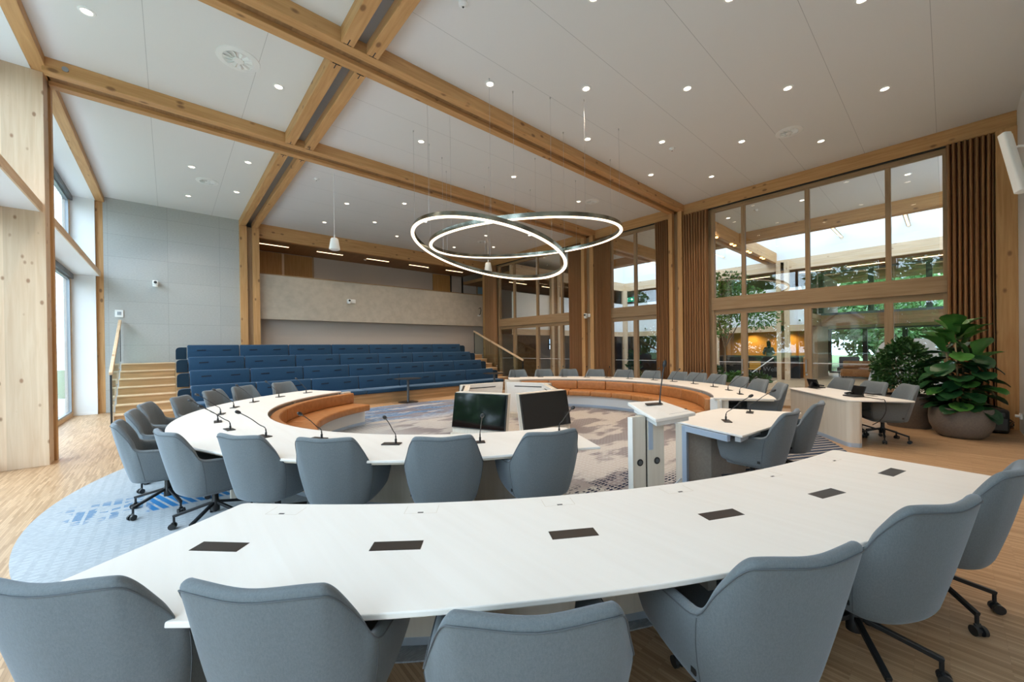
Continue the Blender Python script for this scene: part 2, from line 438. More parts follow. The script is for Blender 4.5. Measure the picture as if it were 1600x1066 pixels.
def copy_tree(o, parent=None):
    c = o.copy(); COL.objects.link(c); c.parent = parent
    for ch in list(o.children): copy_tree(ch, c)
    return c
def struct(name, mb, mat, **kw):
    o = mb.build(name, mat, **kw); o['kind'] = 'structure'; return o
def round_poly(pts, r, n=6):
    """round the corners of a polygon; r is one radius or one per corner"""
    out = []; m = len(pts); rs = r if isinstance(r, (list, tuple)) else [r]*m
    for i in range(m):
        p, a, b = Vector(pts[i]), Vector(pts[i-1]), Vector(pts[(i+1) % m])
        if rs[i] <= 0: out.append(tuple(p)); continue
        d1, d2 = (a-p), (b-p); rr = min(rs[i], d1.length*.45, d2.length*.45)
        s, e = p+d1.normalized()*rr, p+d2.normalized()*rr
        for k in range(n+1):
            t = k/n; q = s*(1-t)**2+p*2*t*(1-t)+e*t*t; out.append(tuple(q))
    return out

# ================================================================ THE ROOM
CEIL = 5.76
GX = 11.58           # plane of the glazed wall
WX = -1.83           # plane of the outer windows
def room():
    struct('floor', MB().box(WX-.15, 28, -3.2, 20, -.12, 0), M['floor'])
    struct('ceiling', MB().box(WX-.15, GX+.05, -1.0, 17.4, CEIL, CEIL+.25), M['ceiling'])
    struct('wall_near', MB().box(WX-.15, GX+.02, -1.0, -.85, 0, CEIL), M['white_wall'])
    struct('wall_back', MB().box(-1.28, 1.706, 14.9, 15.05, 0, CEIL), M['acoustic'])
    struct('wall_back', MB().box(1.706, GX, 15.2, 15.32, 0, 4.05), M['greige_wall'])
    struct('wall_balcony', MB().box(1.7, GX+.1, 17.0, 17.15, 0, CEIL), M['greige_wall'])
    struct('wall_balcony', MB().box(1.55, 1.70, 15.05, 17.15, 0, CEIL), M['greige_wall'])
    struct('floor_balcony', MB().box(1.7, GX, 15.32, 17.0, 2.75, 2.95), M['floor'])
    struct('balcony_parapet_wall', MB().box(2.23, 11.42, 14.93, 15.05, 2.65, 4.13), M['parapet'], bevel=.004)
    struct('trim_1', MB().box(2.23, 11.42, 14.91, 15.07, 4.13, 4.16), M['oak_x'])
    struct('balcony_soffit_ceiling', MB().box(1.7, GX, 15.1, 17.0, 5.36, 5.42), M['soffit'])
    struct('baseboard_back', MB().box(-1.28, 1.70, 14.885, 14.9, 0, .07), M['acoustic'])
    # oak doors and strips on the balcony's rear wall
    d = thing('door_1', None, None, (3.4, 17.0, 2.95)); d['kind'] = 'structure'
    MB().box(2.4, 3.28, 16.955, 17.0, 2.95, 5.33).build('door_leaf', M['door_oak'], d, world=True, bevel=.004)
    MB().box(3.36, 4.35, 16.955, 17.0, 2.95, 5.33).build('door_leaf', M['door_oak'], d, world=True, bevel=.004)
    MB().box(3.28, 3.36, 16.96, 17.0, 2.95, 5.33).build('door_post', M['pale_z'], d, world=True)
    MB().box(4.35, 4.41, 16.95, 17.0, 2.95, 5.36).build('door_post', M['oak_z'], d, world=True)
    d = thing('door_2', None, None, (10.2, 17.0, 2.95)); d['kind'] = 'structure'
    MB().box(9.85, 10.85, 16.955, 17.0, 2.95, 5.33).build('door_leaf', M['door_oak'], d, world=True, bevel=.004)
    MB().box(10.85, 10.92, 16.93, 17.0, 2.95, 5.36).build('door_post', M['black'], d, world=True)
    # ---- timber frame: pairs of beams with a gap between
    def beam(x0, x1, y0, y1, z0=5.56, ax='x', n='ceiling_beam'):
        return struct(n, MB().box(x0, x1, y0, y1, z0, CEIL), M['spruce_'+ax], bevel=.006)
    for a, b in ((5.155, 5.30), (5.45, 5.59), (8.35, 8.50), (8.75, 8.89)):
        beam(-1.28, GX-.12, a, b, ax='x')
    for a, b in ((5.30, 5.45), (8.50, 8.75)):
        struct('beam_gap_trim', MB().box(-1.28, GX-.12, a, b, 5.62, CEIL), M['soffit'])
    for x0, x1 in ((1.70, 1.86), (2.03, 2.19)):
        for y0, y1 in ((-.85, 5.15), (5.595, 8.345), (8.895, 14.9)):
            beam(x0, x1, y0, y1, ax='y')
        struct('column_back', MB().box(x0, x1+.03, 14.72, 14.92, 0, 5.56), M['spruce_z'], bevel=.006)
    for y0, y1 in ((-.85, 5.15), (5.595, 8.345), (8.895, 14.9)):
        struct('beam_gap_trim', MB().box(1.86, 2.03, y0, y1, 5.70, CEIL), M['gasket'])
    struct('column_gap_trim', MB().box(1.86, 2.06, 14.82, 14.95, 0, 5.56), M['oak_z'])
    # slotted steel plates where the beams meet
    mb = MB()
    for y, s in ((5.155, -1), (5.59, 1), (8.35, -1), (8.89, 1)):
        for x in (1.78, 2.11):
            ya, yb = (y-.11, y-.01) if s < 0 else (y+.01, y+.11)
            mb.box(x-.006, x+.006, ya, yb, 5.557, 5.60); mb.box(x-.05, x+.05, (y-.012 if s < 0 else y+.004), (y-.004 if s < 0 else y+.012), 5.557, 5.60)
    struct('beam_slot_trim', mb, M['black_metal'])
    bo = MB()
    bo.tube([(-1.06, 5.15, 5.66), (-1.06, 5.135, 5.66)], .035, 12); bo.tube([(-1.06, 8.352, 5.66), (-1.06, 8.335, 5.66)], .035, 12)
    struct('beam_bolt_trim', bo, M['gasket'])
    beam(2.19, GX-.12, 14.9, 15.08, 5.30, 'x', 'balcony_edge_beam')
    # beam over the glazed wall, ends at the columns
    for y0, y1 in ((-.85, 5.17), (5.58, 8.35), (8.89, 14.9)):
        beam(GX-.13, GX+.03, y0, y1, 5.46, 'y', 'ceiling_beam_glazed_side')
    for y0, y1 in ((5.17, 5.30), (5.46, 5.58), (8.35, 8.51), (8.74, 8.89)):
        struct('column_glazed_side', MB().box(GX-.27, GX+.03, y0, y1, 0, 5.56), M['spruce_z'], bevel=.006)
    for y0, y1 in ((5.30, 5.46), (8.51, 8.74)):
        struct('column_gap_trim', MB().box(GX-.13, GX, y0, y1, 0, 5.56), M['oak_z'])
    struct('column_corner', MB().box(GX-.20, GX+.03, -.85, -.60, 0, 5.46), M['spruce_z'], bevel=.006)
    struct('column_corner', MB().box(GX-.20, GX+.03, 14.72, 14.92, 0, 5.46), M['spruce_z'], bevel=.006)
    # ---- outer side: timber fins, posts, windows
    beam(-1.41, -1.25, -.85, 15.05, 5.62, 'y', 'ceiling_beam_window_side')
    struct('wall_window_head', MB().box(WX-.15, -1.41, -.85, 15.05, 5.62, CEIL), M['white_wall'])
    for y0, y1 in ((1.6, 1.85), (8.55, 8.83)):
        struct('wall_fin', MB().box(WX-.15, -1.30, y0, y1, 0, 5.62), M['clt'], bevel=.004)
        struct('column_window_side', MB().box(-1.40, -1.28, y0+.34, y0+.46, 0, 5.62), M['spruce_z'], bevel=.004)
        struct('column_gap_trim', MB().box(-1.42, -1.33, y0+.2, y0+.36, 0, 5.62), M['oak_z'])
        struct('wall_reveal', MB().box(WX-.15, -1.42, y1, y1+.22, 0, 5.62), M['white_wall'])
    struct('column_window_side', MB().box(-1.42, -1.28, 14.90, 15.05, 0, 5.62), M['spruce_z'], bevel=.004)
    struct('wall_reveal', MB().box(WX-.15, -1.42, 14.80, 15.05, 0, 5.62), M['white_wall'])
    struct('wall_left', MB().box(WX-.15, WX, -.95, -.85, 0, 5.62), M['white_wall'])
    n = 0
    for (y0, y1) in ((-.85, 1.6), (2.07, 8.55), (9.05, 14.80)):
        # deep ledge between the two storeys of windows
        struct('trim_2', MB().box(WX-.1, -1.33, y0, y1, 3.62, 3.74), M['white_wall'])
        struct('trim_3', MB().box(-1.345, -1.325, y0, y1, 3.615, 3.745), M['pale_y'])
        for (z0, z1) in ((0.0, 3.62), (3.74, 5.62)):
            n += 1
            w = thing('window_%d' % n, None, None, (WX-.06, (y0+y1)/2, z0)); w['kind'] = 'structure'
            X0, X1 = WX-.1, WX-.02
            f = MB()
            f.box(X0, X1, y0, y1, z0, z0+.09); f.box(X0, X1, y0, y0+.06, z0+.09, z1-.12); f.box(X0, X1, y1-.06, y1, z0+.09, z1-.12)
            f.build('window_frame', M['pale_y'], w, world=True)
            MB().box(X0-.02, X1+.05, y0, y1, z1-.12, z1).build('blind_box', M['dark_grey'], w, world=True, bevel=.006)
            k = 2 if y1-y0 > 3 else 1
            ys = [y0+.06+(y1-y0-.12)*i/k for i in range(k+1)]
            for i in range(1, k):
                MB().box(X0, X1, ys[i]-.045, ys[i]+.045, z0+.09, z1-.12).build('mullion', M['dark_grey'], w, world=True)
            for i in range(k):
                a, b = ys[i], ys[i+1]
                g = MB()
                for q in ((a+.02, a+.06), (b-.06, b-.02)): g.box(X0+.01, X1-.01, q[0], q[1], z0+.09, z1-.12)
                g.box(X0+.01, X1-.01, a+.06, b-.06, z0+.09, z0+.13); g.box(X0+.01, X1-.01, a+.06, b-.06, z1-.16, z1-.12)
                g.build('sash', M['gasket'], w, world=True)
                MB().box(WX-.066, WX-.056, a+.06, b-.06, z0+.13, z1-.16).build('window_pane', M['glass'], w, world=True)
    struct('baseboard_left', MB().box(WX-.02, -1.42, 14.79, 14.805, 0, .07), M['white'])
room()

def glazed_wall():
    """storey-high oak screens between the columns, with sliding doors below the transom"""
    T0, T1 = 2.58, 2.92
    bays = [(-.02, 4.42, (.83, 2.23, 3.62)), (6.0, 7.78, (6.83,)), (9.4, 13.86, (10.04, 11.38, 12.82))]
    for i, (y0, y1, mu) in enumerate(bays):
        w = thing('window_%d' % (7+i), None, None, (GX, (y0+y1)/2, 0)); w['kind'] = 'structure'
        MB().box(GX-.10, GX+.06, y0, y1, T0, T1).build('transom', M['oak_y'], w, world=True, bevel=.004)
        MB().box(GX-.06, GX+.05, y0, y1, 5.34, 5.46).build('window_frame', M['oak_y'], w, world=True)
        for y, s in ((y0, 1), (y1, -1)):
            a, b = sorted((y, y+.07*s))
            MB().box(GX-.08, GX+.05, a, b, 0, T0).build('window_frame', M['oak_z'], w, world=True)
            MB().box(GX-.08, GX+.05, a, b, T1, 5.34).build('window_frame', M['oak_z'], w, world=True)
        MB().box(GX-.05, GX+.05, y0+.07, y1-.07, T0-.13, T0).build('window_frame', M['oak_y'], w, world=True)
        for m in mu:
            MB().box(GX-.05, GX+.05, m-.045, m+.045, T1, 5.34).build('mullion', M['oak_z'], w, world=True, bevel=.003)
            MB().box(GX-.07, GX+.05, m-.07, m+.07, .0, T0-.13).build('mullion', M['oak_z'], w, world=True, bevel=.003)
        ys = [y0+.07]+list(mu)+[y1-.07]
        for a, b in zip(ys, ys[1:]):
            MB().box(GX-.006, GX+.006, a+.045, b-.045, T1, 5.34).build('window_pane', M['glass'], w, world=True)
            MB().box(GX-.006, GX+.006, a+.06, b-.06, .06, T0-.13).build('window_pane', M['glass'], w, world=True)
            # white manifestation line across the glass
            MB().box(GX-.0075, GX-.0062, a+.08, b-.08, 1.125, 1.137).build('glass_marking', M['white_plastic'], w, world=True)
        MB().box(GX-.05, GX+.05, y0, y1, 0, .06).build('threshold', M['oak_y'], w, world=True)
        if i == 0:
            for m in (2.23, 3.62):
                h = MB(); h.tube([(GX-.12, m+.03, .92), (GX-.12, m+.03, 1.22)], .012, 10)
                for z in (.95, 1.19): h.tube([(GX-.12, m+.03, z), (GX-.066, m+.03, z)], .008, 8)
                h.tube([(GX-.075, m+.03, .86), (GX-.062, m+.03, .86)], .022, 12)
                h.build('door_handle', M['metal'], w, world=True, smooth=True)
        # black shadow line and curtain rail under the beam
        MB().box(GX-.12, GX-.03, y0-.3, y1+.3, 5.435, 5.462).build('curtain_rail', M['black_metal'], w, world=True)
    # solid oak infill beside the curtains
    for y0, y1 in ((-.60, -.02), (4.42, 5.17), (5.58, 6.0), (7.78, 8.35), (8.89, 9.4), (13.86, 14.72)):
        struct('wall_glazed_side', MB().box(GX-.03, GX+.05, y0, y1, 0, 5.46), M['oak_z'])
glazed_wall()

def curtain(y0, y1, folds, label, seed):
    rnd = random.Random(seed)
    n = folds*8; mb = MB(); zs = [.02, 1.2, 2.6, 4.0, 5.43]
    pts = []
    ph = [rnd.uniform(-.5, .5) for _ in range(folds+1)]
    for i in range(n+1):
        t = i/n; f = t*folds; k = int(min(f, folds-1))
        row = []
        for z in zs:
            sq = 1-.04*math.sin(PI*(z/5.43))
            am = .070+.022*math.sin(3.1*k+z*.5)*(1-z/6)
            y = y0+(y1-y0)*((t-.5)*(1+.02*math.sin(z*.8+seed))*sq+.5)
            x = GX-.19+am*math.sin(2*PI*f+ph[k]*.6)+.004*math.sin(z*1.1+k)
            row.append((x, y, z))
        pts.append(row)
    m = len(zs)
    vs = [p for r in pts for p in r]
    fs = [(i*m+j, (i+1)*m+j, (i+1)*m+j+1, i*m+j+1) for i in range(n) for j in range(m-1)]
    mb.add(vs, fs)
    o = thing('curtain', label, 'curtain', (GX-.19, (y0+y1)/2, 0), 0, 'brown curtains along the glazed wall')
    c = mb.build('curtain_cloth', M['curtain'], o, world=True, smooth=True)
    md = c.modifiers.new('cloth_thickness', 'SOLIDIFY'); md.thickness = .006
curtain(-.585, .0, 8, 'tall brown curtain stacked in folds beside the big potted plants', 1)
curtain(4.46, 5.15, 9, 'tall brown curtain between the wide glass doors and the double timber column', 2)
curtain(5.60, 6.02, 6, 'narrow brown curtain just beyond the double timber column, before the two-pane window', 3)
curtain(7.72, 8.33, 8, 'brown curtain between the two-pane window and the column carrying a small camera', 4)
curtain(8.91, 9.52, 8, 'brown curtain just beyond the timber column carrying the small camera', 5)
curtain(13.9, 14.70, 9, 'farthest brown curtain, in the corner behind the tiered seating stairs', 6)

# ---------------------------------------------------------------- ceiling lamps, vents, detectors
_spot = {}
def lamp_light(name, loc, energy, col=(1, .80, .60), size=2.0, blend=.8, radius=.05):
    key = (energy, col, size)
    if key not in _spot:
        l = bpy.data.lights.new(name, 'SPOT'); l.energy = energy; l.color = col; l.spot_size = size; l.spot_blend = blend; l.shadow_soft_size = radius
        _spot[key] = l
    o = bpy.data.objects.new(name, _spot[key]); COL.objects.link(o); o.location = loc
    return o
DL_E = 130
def downlight():
    t = thing('downlight', 'x', 'ceiling light', (0, 0, CEIL), 0, 'recessed round downlights')
    MB().lathe([(.052, -.004), (.056, -.010), (.078, -.006), (.08, 0), (.052, 0)], 24).build('lamp_ring', M['white_plastic'], t, smooth=True)
    MB().lathe([(.0001, -.004), (.054, -.004), (.054, -.001), (.0001, -.001)], 20).build('lamp_lens', M['lamp_glow'], t)
    return t
def downlights():
    spots = []
    gx = [3.83+1.245*i for i in range(6)]
    rows = [(.66, (2, 4)), (1.70, (1, 3, 5)), (2.77, (0, 2, 4)), (3.84, (1, 3, 5)), (4.76, (0, 2, 4)), (6.98, (0, 2, 4)),
            (9.24, (0, 2, 4)), (10.27, (1, 3, 5)), (11.31, (0, 2, 4)), (12.4, (1, 3, 5)), (13.43, (0, 2, 4))]
    where = {0: 'front bay nearest the camera', .66: 0}
    for ri, (y, ii) in enumerate(rows):
        bay = ('in the wide front bay' if y < 5 else 'between the two cross beams' if y < 8.3 else 'in the far bay')
        base = 0 if y < 5 else 5 if y < 8.3 else 6
        if y > 6 and y < 8: base = 5
        for k, i in enumerate(ii):
            spots.append((gx[i], y, 'round downlight %s, %s row, %s' % (
                bay, ('first', 'second', 'third', 'fourth', 'fifth')[ri-base] if bay[7] != 'c' or 1 else '',
                ('nearest the windows', 'middle of three', 'nearest the glazed wall')[k] if len(ii) == 3 else ('nearest the windows', 'nearest the glazed wall')[k])))
    left = [(-.70, 6.93, 'round downlight in the window-side bay above the tall timber fin'), (1.34, 6.97, 'round downlight in the window-side bay beside the lengthwise beam, near the round vent'),
            (.42, 9.2, 'round downlight in the window-side bay just beyond the second cross beam'), (1.35, 10.2, 'round downlight in the far window-side bay, first beside the lengthwise beam'),
            (.43, 11.25, 'round downlight in the far window-side bay, just before the small round vent'), (.43, 13.4, 'round downlight in the far window-side bay, closest to the grey back wall'),
            (1.37, 12.3, 'round downlight in the far window-side bay, beside the small round vent and the lengthwise beam')]
    spots += left
    proto = None
    for x, y, lab in spots:
        o = downlight() if proto is None else copy_tree(proto)
        proto = proto or o
        o.location = (x, y, CEIL); o['label'] = lab
        lamp_light('downlight_lamp', (x, y, CEIL-.03), DL_E)
downlights()

def vent(x, y, r, label):
    t = thing('ceiling_vent', label, 'vent', (x, y, CEIL), 0, 'round swirl vents')
    MB().lathe([(r*.68, -.006), (r*.72, -.014), (r, -.008), (r*1.02, 0), (r*.68, 0)], 32).build('vent_rim', M['white_plastic'], t, smooth=True)
    MB().lathe([(.0001, -.003), (r*.69, -.003), (r*.69, 0), (.0001, 0)], 32).build('vent_throat', M['grille'], t)
    MB().lathe([(.0001, -.026), (r*.24, -.024), (r*.27, -.012), (r*.27, -.004), (.0001, -.004)], 20).build('vent_hub', M['white_plastic'], t, smooth=True)
    for k in range(12):
        a = 2*PI*k/12; b = a+.17
        m = MB()
        p = [(r*.27*math.cos(a), r*.27*math.sin(a)), (r*.67*math.cos(a), r*.67*math.sin(a)), (r*.67*math.cos(b), r*.67*math.sin(b)), (r*.27*math.cos(b), r*.27*math.sin(b))]
        m.hexa([(p[0][0], p[0][1], -.008), (p[1][0], p[1][1], -.008), (p[2][0], p[2][1], -.030), (p[3][0], p[3][1], -.030)],
               [(p[0][0], p[0][1], -.004), (p[1][0], p[1][1], -.004), (p[2][0], p[2][1], -.026), (p[3][0], p[3][1], -.026)])
        m.build('vent_vane', M['white_plastic'], t)
vent(.79, 6.69, .26, 'large round swirl vent in the window-side ceiling between the cross beams')
vent(.75, 12.0, .22, 'small round vent in the window-side ceiling before the grey back wall')
vent(9.14, 2.04, .22, 'round vent in the ceiling before the wide glass doors')
vent(9.12, 6.74, .20, 'round vent between the cross beams near the glazed wall')
vent(9.23, 12.06, .20, 'round vent in the far ceiling bay seen through the hanging light rings')
def detector(x, y, label, z=CEIL, r=.055):
    t = thing('smoke_detector', label, 'smoke detector', (x, y, z), 0, 'smoke detectors')
    MB().lathe([(.0001, -.05), (r*.55, -.048), (r*.75, -.03), (r, -.022), (r*1.05, 0), (.0001, 0)], 20).build('detector_cover', M['white_plastic'], t, smooth=True)
    MB().lathe([(.0001, -.056), (r*.2, -.055), (r*.22, -.049), (.0001, -.049)], 10).build('detector_lens', M['grille'], t)
detector(7.99, 3.835, 'white smoke detector on the ceiling bay before the first double beam, among the downlights')
detector(2.7, 3.85, 'white smoke detector at the top edge of the view beside the lengthwise beams')
detector(2.72, 10.13, 'white smoke detector in the far bay beside the hanging cone loudspeaker')
detector(6.15, 16.1, 'small white detector under the wooden balcony soffit', 5.36, .05)
detector(9.05, 16.0, 'white detector under the wooden balcony soffit, farther from the columns', 5.36, .05)

def linear_led(x0, x1, y, z, label, n='linear_light', ax='x'):
    t = thing(n, label, 'ceiling light', ((x0+x1)/2, y, z), 0, 'slim line lights')
    if ax == 'x':
        MB().box(x0, x1, y-.03, y+.03, z-.012, z-.002).build('light_diffuser', M['led'], t, world=True)
        MB().box(x0-.01, x1+.01, y-.04, y+.04, z-.004, z).build('light_housing', M['white_plastic'], t, world=True)
    return t
names = ('nearest the timber columns', 'second from the timber columns', 'third from the timber columns', 'fourth from the timber columns', 'farthest, partly behind the hanging ring')
for k in range(5):
    x = 2.35+k*1.9
    linear_led(x, x+.95, 15.9, 5.36, 'slim warm line light in the wooden balcony soffit, '+names[k])
    lamp_light('line_lamp', (x+.5, 15.9, 5.33), 20, size=2.6)

# ---------------------------------------------------------------- hanging ring lamps
def ring_lamp(name, c, nrm, R, label, wires):
    Nn = Vector((nrm[0], nrm[1], 1)).normalized(); u = Nn.cross(Vector((0, 1, 0))).normalized(); v = Nn.cross(u)
    t = thing(name, label, 'pendant light', c, 0, 'hanging ring lamps'); c = Vector(c)
    def ring(prof, n=96):
        mb = MB(); m = len(prof)
        for k in range(n):
            a = 2*PI*k/n; d = u*math.cos(a)+v*math.sin(a)
            for r, z in prof: mb.v.append(tuple(d*(R+r)+Nn*z))
        for k in range(n):
            for i in range(m):
                mb.f.append((k*m+i, ((k+1) % n)*m+i, ((k+1) % n)*m+(i+1) % m, k*m+(i+1) % m))
        return mb
    ring([(-.022, .0), (.022, 0), (.022, .075), (-.022, .075)]).build('lamp_housing', M['ringmetal'], t, smooth=True)
    ring([(-.030, -.014), (-.022, -.022), (.022, -.022), (.030, -.014), (.028, .0), (-.028, .0)]).build('lamp_diffuser', M['ring_glow'], t, smooth=True)
    for k in range(wires):
        a = 2*PI*(k+.15)/wires; p = (u*math.cos(a)+v*math.sin(a))*R+Nn*.075
        w = MB(); w.tube([p, (p.x, p.y, CEIL-c.z)], .0022, 5)
        w.lathe([(.0001, -.03), (.008, -.03), (.008, 0), (.0001, 0)], 8, (p.x, p.y, CEIL-c.z))
        w.build('suspension_wire', M['metal'], t)
M['ringmetal'] = noisy('polished_bronze', (.10, .10, .08), (.42, .44, .38), 3, .22, 0, (1, 1, 1), 2, .5)
M['ringmetal'].node_tree.nodes['Principled BSDF'].inputs['Metallic'].default_value = .9
ring_lamp('ring_lamp', (4.628, 5.826, 3.428), (.224, -.053), 1.466, 'smaller glowing ring lamp, hanging lower and tilted', 8)
ring_lamp('ring_lamp', (5.701, 5.964, 3.86), (-.096, -.019), 1.976, 'larger glowing ring lamp, hanging higher and crossing over the other', 10)

def cone_speaker(x, y, z, label):
    t = thing('pendant_speaker', label, 'loudspeaker', (x, y, z), 0, 'hanging cone loudspeakers')
    MB().lathe([(.0001, 0), (.085, 0), (.115, .012), (.12, .03), (.085, .25), (.07, .275), (.0001, .28)], 28).build('speaker_body', M['white_plastic'], t, smooth=True)
    MB().lathe([(.0001, -.004), (.08, -.004), (.08, .004), (.0001, .004)], 24).build('speaker_grille', M['white'], t)
    w = MB(); w.tube([(0, 0, .27), (0, 0, .36)], .012, 8); w.tube([(0, 0, .3), (0, 0, CEIL-z)], .0045, 6)
    w.build('speaker_rod', M['white_plastic'], t)
cone_speaker(2.946, 9.577, 3.955, 'white cone loudspeaker hanging on a rod before the balcony')
cone_speaker(7.4, 9.4, 3.955, 'white cone loudspeaker hanging behind the glowing rings, near the glazed wall')

# ---------------------------------------------------------------- cameras and wall fittings
def ptz_camera(loc, rz, label, panel=False, wide=False):
    """white dome camera on a wall bracket; local -y points away from the wall"""
    t = thing('security_camera', label, 'camera', loc, rz, 'white wall cameras')
    MB().box(-.14 if wide else -.05, .14 if wide else .05, -.035, 0, -.06, .06).build('camera_bracket', M['white_plastic'], t, bevel=.008)
    MB().lathe([(.0001, -.10), (.055, -.10), (.06, -.085), (.06, -.06), (.0001, -.06)], 20, (0, -.10, 0)).build('camera_base', M['white_plastic'], t, smooth=True)
    MB().box(-.06, .06, -.15, -.05, -.06, .075).build('camera_head', M['white_plastic'], t, bevel=.022, seg=3, smooth=True)
    MB().tube([(0, -.148, .015), (0, -.175, .015)], .036, 16).build('camera_lens', M['black'], t, smooth=True)
    if panel: MB().box(.09, .27, -.03, 0, -.07, .08).build('junction_box', M['white_plastic'], t, bevel=.01)
ptz_camera((-.267, 14.9, 3.55), 0, 'small white camera on the grey panelled wall')
ptz_camera((5.05, 14.93, 3.42), 0, 'white camera with junction box on the balcony parapet', True)
ptz_camera((GX-.27, 8.62, 2.72), -PI/2, 'small white camera on the timber column among the curtains', False, True)
ptz_camera((8.22, -.85, 3.62), PI, 'white camera with black lens under the tall white wall loudspeaker')
t = thing('wall_switch', 'small white wall switch by the stair handrail', 'switch', (-1.0, 14.9, 2.66))
MB().box(-.08, .08, -.03, 0, -.10, .10).build('switch_plate', M['white_plastic'], t, bevel=.008)
MB().box(-.04, .04, -.036, -.028, -.04, .05).build('switch_rocker', M['gasket'], t, bevel=.004)
t = thing('wall_bracket', 'small black curved arm on the balcony parapet beside the far curtain', 'bracket', (11.15, 14.93, 3.40))
MB().tube([(0, 0, .1), (.02, -.10, .13), (.03, -.12, .0), (0, -.10, -.18), (-.05, -.08, -.22)], .018, 8).build('bracket_arm', M['black'], t, smooth=True)
MB().box(-.08, .08, -.012, 0, -.28, -.2).build('bracket_plate', M['white_plastic'], t)
t = thing('column_speaker', 'tall slim white loudspeaker leaning out from the wall at the edge of view', 'loudspeaker', (8.6, -.60, 4.03))
def col_speaker(t):
    ax = Vector((.22, .13, .93)).normalized(); sd = Vector((.75, .62, 0)).normalized(); sd = (sd-ax*sd.dot(ax)).normalized(); up = ax.cross(sd)
    b = []
    def oct_(w, d, l0, l1, off=0):
        p = round_poly([(-w, -d), (w, -d), (w, d), (-w, d)], .03, 4)
        mb = MB(); n = len(p)
        for l in (l0, l1):
            for a, c in p: mb.v.append(tuple(sd*a+up*(c+off)+ax*l))
        mb.f = [tuple(range(n-1, -1, -1)), tuple(range(n, 2*n))]+[(i, (i+1) % n, (i+1) % n+n, i+n) for i in range(n)]
        return mb
    oct_(.052, .05, -.46, .46).build('speaker_body', M['white_plastic'], t, smooth=True)
    oct_(.044, .008, -.43, .43, -.048).build('speaker_grille', M['white'], t)
    for l in (.18, -.25):
        p = ax*l
        MB().tube([p, p+Vector((.03, -.08, .05)), p+Vector((.06, -.16, .03)), (p.x+.06, -.25, p.z-.02)], .016, 8).build('speaker_bracket', M['white_plastic'], t, smooth=True)
col_speaker(t)
t = thing('wall_socket', 'white wall socket with plugs beside the black box', 'socket', (11.0, -.85, .30))
MB().box(-.07, .07, 0, .03, -.05, .05).build('socket_plate', M['white_plastic'], t, bevel=.006)
for x in (-.035, .035): MB().tube([(x, .025, 0), (x, .075, 0)], .02, 10).build('plug', M['white_plastic'], t)

# ================================================================ CARPET
t = thing('oval_carpet', 'large oval patterned carpet in blue and grey under the conference tables', 'carpet', (4.9, 5.5, 0))
MB().prism([(5.9*math.cos(2*PI*i/160), 5.0*math.sin(2*PI*i/160)) for i in range(160)], 0, .008).build('carpet_pile', M['carpet'], t)
CZ = .008

